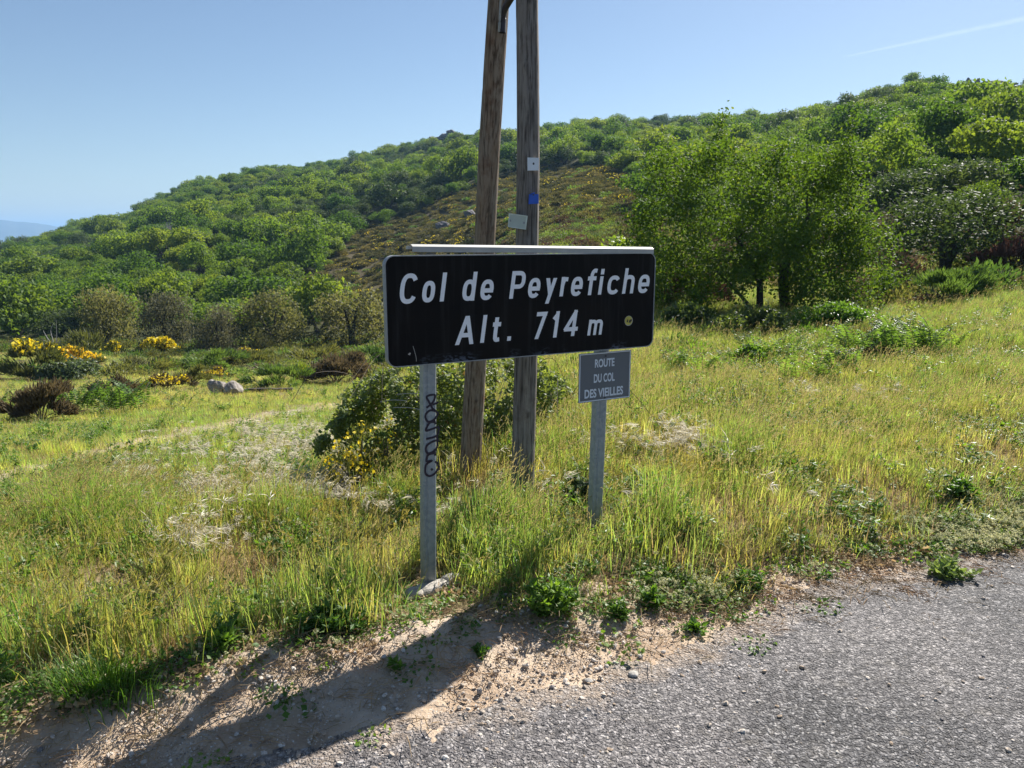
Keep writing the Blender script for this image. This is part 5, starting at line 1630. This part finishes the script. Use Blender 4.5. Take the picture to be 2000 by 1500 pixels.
# ------------------------------------------------------------------ grasses
def blade(g, base, az, lean, L, w, rng, mat=0, rnd=.5, curve=1.0, nseg=3):
    d = np.array([math.cos(az), math.sin(az), 0]); side = np.array([-math.sin(az), math.cos(az), 0])
    t = np.linspace(0, 1, nseg + 1)
    ang = lean * (.35 + curve * t ** 1.4)
    st = np.stack([np.sin(ang), np.cos(ang)], 1) * (L / nseg)
    pos = np.concatenate([[[0, 0]], np.cumsum(st[:-1], 0)])
    P = np.array(base) + pos[:, :1] * d + pos[:, 1:] * np.array([0, 0, 1.0])
    ww = w * (1 - .75 * t ** 1.6)[:, None] / 2
    v = np.concatenate([P - side * ww, P + side * ww]); n = nseg + 1; k = np.arange(nseg)
    g.add(v, np.stack([k, k + 1, k + 1 + n, k + n], 1), mat, np.full(nseg, rnd))
    return P[-1], d, ang[-1]

def seed_head(g, tip, d, ang, kind, rng, mat):
    up = np.array([0, 0, 1.0])
    dirv = d * math.sin(ang) + up * math.cos(ang)
    if kind == 'barley':
        L = rng.uniform(.035, .055); n = 12
        k = np.linspace(0, 1, n)
        P = tip + np.outer(k * L * .8, dirv) - dirv * .01
        T = unit(np.tile(dirv, (n, 1)) + rng.normal(size=(n, 3)) * .22) * rng.uniform(.03, .055, (n, 1))
        g.leaves(P, T, unit(np.cross(T, rand_unit(n, rng))) * .0022, mat, rng.uniform(0, .88, n))
    elif kind == 'brome':
        n = rng.integers(10, 17)
        P = tip + np.outer(rng.uniform(-.025, .01, n), dirv) + rng.normal(size=(n, 3)) * .004
        dn = unit(d * 1.0 + np.array([0, 0, -.45]))
        T = unit(np.tile(dn, (n, 1)) + rng.normal(size=(n, 3)) * .38) * rng.uniform(.045, .09, (n, 1))
        g.leaves(P, T, unit(np.cross(T, rand_unit(n, rng))) * .0027, mat, rng.uniform(0, .88, n))
    elif kind == 'spike':
        n = 5
        P = tip + np.outer(np.linspace(-.012, .03, n), dirv)
        T = unit(np.tile(dirv, (n, 1)) + rng.normal(size=(n, 3)) * .14) * rng.uniform(.014, .026, (n, 1))
        g.leaves(P, T, unit(np.cross(T, rand_unit(n, rng))) * .0024, mat, rng.uniform(0, .88, n))

def tuft(seed, n, hmin, hmax, spread, lean, w, straw=.12, heads=0, kind='spike', head_h=1.3, wind=None):
    rng = np.random.default_rng(seed); g = Geo()
    for k in range(n):
        b = rng.normal(size=2) * spread
        az = rng.uniform(0, 6.28) if wind is None or rng.random() > .5 else wind + rng.normal() * .6
        blade(g, (b[0], b[1], -.01), az, abs(rng.normal()) * lean + .08, rng.uniform(hmin, hmax), w * rng.uniform(.6, 1.3), rng, 1 if rng.random() < straw else 0, rng.uniform(0, .93))
    for k in range(heads):
        b = rng.normal(size=2) * spread
        az = (wind if wind is not None else rng.uniform(0, 6.28)) + rng.normal() * .7
        tip, d, ang = blade(g, (b[0], b[1], -.01), az, abs(rng.normal()) * .3 + (.5 if kind == 'brome' else .22), hmax * head_h * rng.uniform(.75, 1.1), .0018, rng, 1 if kind != 'spike' else 0, rng.uniform(0, .9), 1.3, 4)
        seed_head(g, tip, d, ang, kind, rng, 2)
    return g

WIND = rad(-35)
gm = [M['grass'], M['straw'], M['dark_head']]
GR = {}
GR['short'] = [tuft(2000 + k, 26, .04, .11, .05, .75, .0042, .14).mesh('grass_tuft', gm) for k in range(5)]
GR['mid'] = [tuft(2100 + k, 24, .07, .17, .05, .62, .0045, .14, 2, 'spike', 1.25, WIND).mesh('grass_tuft', gm) for k in range(6)]
GR['tall'] = [tuft(2200 + k, 24, .12, .27, .055, .5, .005, .1, 3, 'spike', 1.25, WIND).mesh('grass_tuft', gm) for k in range(6)]
GR['dry'] = [tuft(2300 + k, 22, .03, .12, .055, .8, .0036, .9, 1, 'spike', 1.2, WIND).mesh('grass_tuft', [M['grass'], M['thatch'], M['dark_head']]) for k in range(4)]
GR['barley'] = [tuft(2400 + k, 12, .06, .16, .05, .5, .004, .2, 4, 'barley', 1.35, WIND).mesh('grass_tuft', [M['grass'], M['straw'], M['barley']]) for k in range(4)]
GR['brome'] = [tuft(2500 + k, 12, .08, .18, .06, .5, .004, .25, 4, 'brome', 1.35, rad(-20) + .6 * k).mesh('grass_tuft', [M['grass'], M['straw'], M['brome']]) for k in range(5)]
def herb(seed, n, h):
    rng = np.random.default_rng(seed); g = Geo()
    for k in range(4):
        a = rng.uniform(0, 6.28); tp = np.array([math.cos(a) * h * .35, math.sin(a) * h * .35, h * rng.uniform(.7, 1.1)])
        g.tube([(0, 0, -.01), tuple(tp * .5 + [0, 0, .01]), tuple(tp)], [.0016, .0013, .0009], 4, 0)
        m = n // 4; u = rng.uniform(.15, 1, m)[:, None]; P = tp * u
        d = unit(rng.normal(size=(m, 3)) * [1, 1, .5] + [0, 0, .3]); L = h * .3 * rng.uniform(.5, 1.2, (m, 1)) * (1.2 - .6 * u)
        B = unit(np.cross(d, unit(rng.normal(size=(m, 3)) * .5 + [0, 0, 1]))) * L * .22
        g.leaves(P, d * L, B, 0, rng.uniform(0, .88, m))
        if seed % 2:
            q = rand_unit(10, rng); g.leaves(tp + q * .003, q * .008, unit(np.cross(q, rand_unit(10, rng))) * .0028, 1, rng.uniform(0, .88, 10))
    return g
GR['herb'] = [herb(2600 + k, 48, .1 + .03 * k).mesh('grass_tuft', [M['weed'], M['clover_flower']]) for k in range(4)]
names, metas = [], {}
allm = []
for kx, ms in GR.items():
    metas[kx] = (len(allm), len(ms)); allm += ms
GC = proto_coll('grass_tuft', allm)

def leafy_patch(seed, n, r, h, leaf, mat_i=0, flowers=0):
    rng = np.random.default_rng(seed); g = Geo()
    a = rng.uniform(0, 6.28, n); q = np.sqrt(rng.random(n)) * r
    P = np.c_[q * np.cos(a), q * np.sin(a), rng.uniform(.0, 1, n) ** .7 * h * (1 - .5 * (q / r) ** 2)]
    N = unit(rng.normal(size=(n, 3)) * .5 + [0, 0, 1]); t = unit(np.cross(N, rand_unit(n, rng)))
    L = leaf * rng.uniform(.6, 1.4, (n, 1))
    g.leaves(P, t * L, unit(np.cross(t, N)) * L * .4, mat_i, rng.uniform(0, .88, n))
    for k in range(flowers):
        aa, qq = rng.uniform(0, 6.28), math.sqrt(rng.random()) * r
        c = np.array([qq * math.cos(aa), qq * math.sin(aa), h * rng.uniform(.8, 1.3)]); m = 14
        d = rand_unit(m, rng)
        g.leaves(c + d * .003, d * .009, unit(np.cross(d, rand_unit(m, rng))) * .003, 1, rng.uniform(0, .88, m))
    return g

def grass_points(n, r0, r1, seed, cap):
    rng = np.random.default_rng(seed)
    r = np.exp(rng.uniform(math.log(r0), math.log(r1), n)); a = rng.uniform(-rad(50), rad(50), n)
    x, y = r * np.sin(a), r * np.cos(a)
    # thin out where the log-radial sampling is denser than cap tufts per square metre
    dens = n / (math.log(r1 / r0) * rad(100) * r ** 2)
    keep = rng.random(n) < np.minimum(1, cap / dens)
    return x[keep], y[keep], r[keep], rng

def build_grass():
    x, y, r, rng = grass_points(150000, 2.0, 62, 5, 520)
    s = x * RS[0] + y * RS[1]; t = x * RT[0] + y * RT[1]
    e = dirt_edge(s)
    rag = (fbm(s * 5, t * 5, 71, 3) - .5) * .28
    ok = t > e + .02 + rag + .12 * sstep(1.4, .2, s) * sstep(-2.2, -.5, s)
    z = height(x, y); px, py = proj(x, y, z)
    tm = track_mask(x, y)
    ok &= rng.random(len(x)) > tm * .9
    br, gn, bo, ba = field(px, py, BROWN), field(px, py, GREEN), field(px, py, BROME), field(px, py, BARLEY)
    gap = sstep(.5, .34, fbm(x * 2.6, y * 2.6, 73, 4)) * np.exp(-r / 9)
    base_clear = px_gauss(px, py, 838, 1165, 62, 62) * 1.15 + px_gauss(px, py, 790, 1150, 60, 35) * .6 + px_gauss(px, py, 1172, 1010, 34, 30) * .5
    ok &= rng.random(len(x)) > br * .5 + .62 * gap + base_clear + .35 * np.exp(-((t - e) / .25) ** 2)
    # bare and wooded ground far off
    far = np.interp(x / y, [-1, -.2, .1, .3, .45, 1], [58, 50, 22, 22, 24, 26])
    ok &= y < far
    x, y, r, z, px, py, br, gn, bo, ba, tm, s, t = [q[ok] for q in (x, y, r, z, px, py, br, gn, bo, ba, tm, s, t)]
    e = dirt_edge(s); n = len(x)
    pn = fbm(x * .9, y * .9, 75, 3); pn2 = fbm(x * .35, y * .35, 76, 3)
    leftm = sstep(-.1, -.35, x / y) * sstep(5.0, 7.0, y)           # the mown meadow on the left
    rightm = sstep(.1, .35, x / y)
    u = rng.random(n)
    kind = np.full(n, 'mid', dtype='<U8')
    kind[(pn < .45)] = 'short'
    kind[(gn > .45) | ((pn > .62) & (u < .5))] = 'tall'
    kind[(rightm > .5) & (u < .45) & (gn < .4)] = 'mid'
    kind[(leftm > .5) & (u < .8)] = 'short'
    kind[(rng.random(n) < br * .85)] = 'dry'
    kind[(rng.random(n) < .10 + .10 * (pn2 > .55) + .3 * sstep(1.4, .2, t - e))] = 'dry'
    kind[(t - e < .2) & (rng.random(n) < .35)] = 'short'
    kind[rng.random(n) < ba * .28] = 'barley'
    kind[(rng.random(n) < bo * np.where(r < 6.3, .95, .14) * sstep(.4, .58, fbm(x * 3.2, y * 3.2, 88, 3)))] = 'brome'
    kind[rng.random(n) < .035 + .10 * (fbm(x * 1.6, y * 1.6, 97, 3) > .56) * (r < 14) + .06 * (t - e < .6)] = 'herb'
    idx = np.zeros(n, int)
    for kx, (st, c) in metas.items():
        m = kind == kx; idx[m] = st + rng.integers(0, c, m.sum())
    sc = rng.uniform(.75, 1.25, n) * np.interp(r, [2, 6, 15, 40, 60], [1.0, 1.0, 1.25, 1.9, 2.3])
    sz = sc * np.interp(r, [2, 6, 15, 40, 60], [1.0, .95, .75, .6, .55])
    edge = sstep(.0, .35, t - e); sz *= .5 + .5 * edge
    hm_ = np.where(r < 12, .42 + 1.0 * fbm(x * 1.8, y * 1.8, 74, 3), 1.0) * (1 + .25 * gn) * (1 - .55 * px_gauss(px, py, 835, 1190, 110, 70)); sz *= hm_
    # tint: fresh green, yellow green, straw, red brown
    g_ = np.array([.88, 1.0, .82]); yl = np.array([1.3, 1.13, 1.0]); st_ = np.array([1.75, 1.4, 1.5]); rd = np.array([1.7, 1.05, 1.15])
    w = np.clip(.5 + (pn2 - .5) * 1.8 + (pn - .5) * .9 - gn * .8 + rng.normal(size=n) * .16, 0, 1)[:, None]
    tint = g_ * (1 - w) + yl * w
    dry = np.clip(br * .8 + (pn2 - .6) * 2 + .32 * rightm * fbm(x * .6, y * .6, 78, 3), 0, .85)[:, None]
    tint = tint * (1 - dry) + st_ * dry
    rr_ = np.clip(br * (fbm(x * 2.5, y * 2.5, 79) - .35) * 1.6, 0, .6)[:, None]
    tint = tint * (1 - rr_) + rd * rr_
    tint = tint * (1 + .35 * leftm[:, None] * np.array([[.7, .6, .5]]))
    tint *= (.66 + .6 * rng.random(n))[:, None] * (1 + .12 * rng.normal(size=(n, 3)) * np.array([1, .5, .8]))
    tint = np.clip(tint, .2, 3)
    rot = np.c_[rng.normal(size=n) * .08, rng.normal(size=n) * .08, rng.normal(size=n) * .5]
    scatter('grass', np.c_[x, y, z], rot, np.c_[sc, sc, sz], idx, GC, tint)
    print('grass tufts', n)
    return None
build_grass()

# low leafy ground cover near the road edge
CV = [leafy_patch(3000 + k, 60, .09, .03, .018).mesh('ground_cover', [M['weed'], M['clover_flower']]) for k in range(3)] + \
     [leafy_patch(3010 + k, 70, .1, .04, .016, 0, 7).mesh('ground_cover', [M['weed_grey'], M['clover_flower']]) for k in range(3)] + \
     [leafy_patch(3020 + k, 40, .09, .015, .02).mesh('ground_cover', [M['thatch'], M['clover_flower']]) for k in range(2)]
def litter(seed):
    rng = np.random.default_rng(seed); g = Geo()
    for k in range(9):
        a = rng.uniform(0, 6.28); c = rng.normal(size=2) * .05; L = rng.uniform(.03, .09); d = np.array([math.cos(a), math.sin(a), 0])
        p = np.array([c[0], c[1], rng.uniform(.008, .02)])
        g.tube([p, p + d * L * .5 + [0, 0, rng.uniform(0, .012)], p + d * L], [.0012, .0014, .0007], 4, 0, rng.uniform(0, .9))
    return g
CV += [litter(3030 + k).mesh('ground_cover', [M['thatch'], M['clover_flower']]) for k in range(3)]
def build_cover():
    rng = np.random.default_rng(15)
    n = 9000
    s = rng.uniform(-3.2, 6.5, n); t = dirt_edge(s) + rng.exponential(.45, n) - .08
    x = s * RS[0] + t * RT[0]; y = s * RS[1] + t * RT[1]
    z = height(x, y); px, py = proj(x, y, z)
    clover = field(px, py, [(1440, 1215, 90, 40, 1), (1570, 1235, 60, 25, 1), (1650, 1230, 60, 25, 1), (1900, 1050, 120, 40, 1), (1960, 1010, 90, 40, .8), (1350, 1150, 80, 40, .6)])
    k = np.where(rng.random(n) < .12 + .85 * clover, rng.integers(3, 6, n), np.where(rng.random(n) < .45, rng.integers(0, 3, n), rng.integers(6, 8, n)))
    ok = (rng.random(n) < np.clip(-.06 + fbm(x * 3, y * 3, 83) * .4 + .8 * clover, 0, 1)) & (t > dirt_edge(s) - .02 - .2 * clover)
    x, y, z, k = x[ok], y[ok], z[ok], k[ok]
    m = 900; s2 = rng.uniform(-3.2, 4.5, m); t2 = dirt_edge(s2) + rng.normal(size=m) * .16 - .06
    x2 = s2 * RS[0] + t2 * RT[0]; y2 = s2 * RS[1] + t2 * RT[1]
    k2 = np.where(rng.random(m) < .07, rng.integers(0, 3, m), rng.integers(8, 11, m))
    x = np.r_[x, x2]; y = np.r_[y, y2]; z = np.r_[z, height(x2, y2)]; k = np.r_[k, k2]
    n = len(x); sc = rng.uniform(.6, 1.3, n)
    scatter('ground_cover', np.c_[x, y, z], np.c_[rng.normal(size=n) * .1, rng.normal(size=n) * .1, rng.uniform(0, 6.28, n)], np.c_[sc, sc, sc], k, proto_coll('ground_cover', CV))
build_cover()

# loose gravel
def build_gravel():
    rng = np.random.default_rng(17)
    ms = []
    for k in range(6):
        vv, ff = lump(rng, (1, .8, .6), 1, .5, seed=k)
        g = Geo(); g.add(vv, ff)
        ms.append(g.mesh('gravel_stone', [simple_mat('gravel ' + 'abcdef'[k], [(.42, .35, .28), (.32, .265, .215), (.5, .44, .38), (.36, .27, .19), (.17, .155, .15), (.58, .53, .47)][k], .85, var=.2, scale=2)]))
    n = 52000
    s = rng.uniform(-3.6, 4.5, n); ae, de = asphalt_edge(s), dirt_edge(s)
    t = ae + (de - ae) * rng.uniform(-.5, 1.15, n) + rng.normal(size=n) * .1
    # sparse scatter over the road itself
    m = rng.random(n) < .25; t[m] = rng.uniform(1.0, 2.6, m.sum())
    ok = rng.random(n) < np.where(t < ae - .15, .35, .3 + .7 * (fbm(s * 2.5, t * 2.5, 85, 3) > .48)); s, t = s[ok], t[ok]; n = len(s)
    x = s * RS[0] + t * RT[0]; y = s * RS[1] + t * RT[1]
    sz = np.minimum(.0022 * rng.pareto(2.2, n) + .0025, .015)
    k = rng.choice(6, n, p=[.3, .1, .26, .17, .05, .12])
    scatter('gravel', np.c_[x, y, height(x, y) + sz * .2 + .006], np.c_[rng.normal(size=n) * .3, rng.normal(size=n) * .3, rng.uniform(0, 6.28, n)], np.c_[sz, sz, sz], k, proto_coll('gravel_stone', ms))
build_gravel()
for px, py, w, lb, mt in ((937, 1356, 17, 'small upright brown stone on the sandy shoulder in the middle', 'rock'), (1150, 1334, 20, 'pale flat stone on the sandy shoulder right of the brown stone', 'concrete'),
                      (1238, 1322, 26, 'wide pale crumbled stone patch at the edge of the asphalt', 'concrete'), (1318, 1248, 14, 'small round brown stone below the weeds', 'rock')):
    p = ground_at(px, py); sc = p.y / FPX; rng = np.random.default_rng(px)
    vv, ff = lump(rng, (w * sc * .5, w * sc * .4, w * sc * (.55 if px == 937 else .22)), 2, .4, seed=px)
    g = Geo(); g.add(vv, ff); tag(link('stone', g.mesh('stone', [M[mt]]), None, p + Vector((0, 0, .012))), lb, 'stone')

# ------------------------------------------------------------------ single weeds and tussocks
def weed(label, px, py, wpx, hpx, mat='weed', n=420, leaf_px=16, flowers=False, name='weed', group=None):
    p = ground_at(px, py); sc = p.y / FPX; w, h = wpx * sc, hpx * sc
    p = on_ground(p.x, p.y + .05)
    rng = np.random.default_rng(px * 7 + py)
    e = empty(name, p, 0, label, 'weed', group)
    fol, stm = Geo(), Geo()
    ns = max(5, n // 28)
    for k in range(ns):
        a = rng.uniform(0, 6.28); q = math.sqrt(rng.random()) * w / 2
        b = np.array([q * .35 * math.cos(a), q * .3 * math.sin(a), -.01]); tp = np.array([q * math.cos(a), q * .8 * math.sin(a), h * rng.uniform(.55, 1.05) * (1 - .45 * (q / (w / 2)) ** 2)])
        stm.tube(smooth_poly([b, (b + tp) / 2 + [0, 0, h * .1], tp], 3), [.0022] * 7, 4)
        m = n // ns; u = rng.uniform(.15, 1.0, m)[:, None]
        P = b + (tp - b) * u
        d = unit(rng.normal(size=(m, 3)) * [1, 1, .5] + [0, 0, .35]); L = leaf_px * sc * rng.uniform(.5, 1.25, (m, 1))
        N = unit(np.cross(d, rand_unit(m, rng)) * .6 + [0, 0, .7]); B = unit(np.cross(d, N))
        fol.leaves(P, d * L, B * L * .24, 0, np.clip(rng.uniform(0, .4) + rng.uniform(0, .5, m), 0, .88))
    link('foliage', fol.mesh('foliage', [M[mat]]), e); link('stems', stm.mesh('stems', [M['weed']]), e)
    return e
weed('broad bright green weed clump hanging over the edge of the bank', 1075, 1210, 130, 78, n=1300)
weed('bright leafy weed on the bank right of the broad clump', 1212, 1220, 66, 44, n=420, leaf_px=14)
weed('pointed leafy weed above the bank edge, right of the small leafy weed', 1272, 1195, 56, 42, n=300, leaf_px=20)
weed('tiny spiky weed on the sandy shoulder below the bank', 1362, 1242, 34, 22, n=90, leaf_px=18)
weed('leafy green weed in the brown grass right of the bank', 1468, 1160, 72, 58, n=460, leaf_px=13)
weed('downy grey green weed growing out onto the asphalt', 1868, 1135, 100, 42, 'weed_grey', 520, 18)
weed('small green weed alone on the sandy shoulder', 937, 1300, 44, 34, n=150, leaf_px=14)
weed('flat dark weed on the shoulder in the shadow of the sign', 768, 1325, 50, 28, n=130, leaf_px=16)
weed('tall leafy weed in the right hand grass near the road', 1880, 985, 70, 62, n=420, leaf_px=16)
weed('dark thistle rosette at the bank edge on the left', 425, 1275, 76, 44, n=300, leaf_px=30)
weed('dark leafy plant standing alone in the mown meadow', 168, 925, 18, 30, 'bramble_leaf', 60, 14)
weed('green leafy weeds at the foot of the left post', 905, 1100, 70, 60, n=420, leaf_px=16)
weed('dark leafy weed in front of the left post footing', 640, 1240, 150, 70, n=900, leaf_px=20)
weed('leafy dark weed beside the base of the right post', 1135, 985, 60, 70, 'shrub_leaf', 420, 18)

def tussock(label, px, py, wpx, hpx, n, dark=1.0, seed=0):
    p = ground_at(px, py); sc = p.y / FPX
    p = on_ground(p.x, p.y + .04); rng = np.random.default_rng(seed + 4000)
    g = Geo()
    for k in range(n):
        b = rng.normal(size=2) * np.array([wpx * sc * .26, wpx * sc * .12])
        zz = float(height(p.x + b[0], p.y + b[1])) - p.z
        az = math.atan2(b[1] - .03, b[0]) + rng.normal() * .6
        blade(g, (b[0], b[1], zz - .01), az, abs(rng.normal()) * .5 + .3, hpx * sc * rng.uniform(.6, 1.4), .0042, rng, 0, rng.uniform(0, .8), 1.2, 4)
    o = link('grass_tussock', g.mesh('grass_tussock', [M['weed']]), None, p)
    return tag(o, label, 'grass tussock')
tussock('dark green fine grass tussock spilling onto the gravel at the lower left', 190, 1365, 230, 75, 520, seed=1)
tussock('small pale grass tuft on the gravel below the bank', 215, 1400, 60, 22, 70, seed=2)
tussock('tiny grass tuft on the gravel between the two shadows', 545, 1390, 40, 16, 60, seed=3)
tussock('fresh green upright tussock in the right hand field', 1440, 925, 90, 60, 260, seed=4)
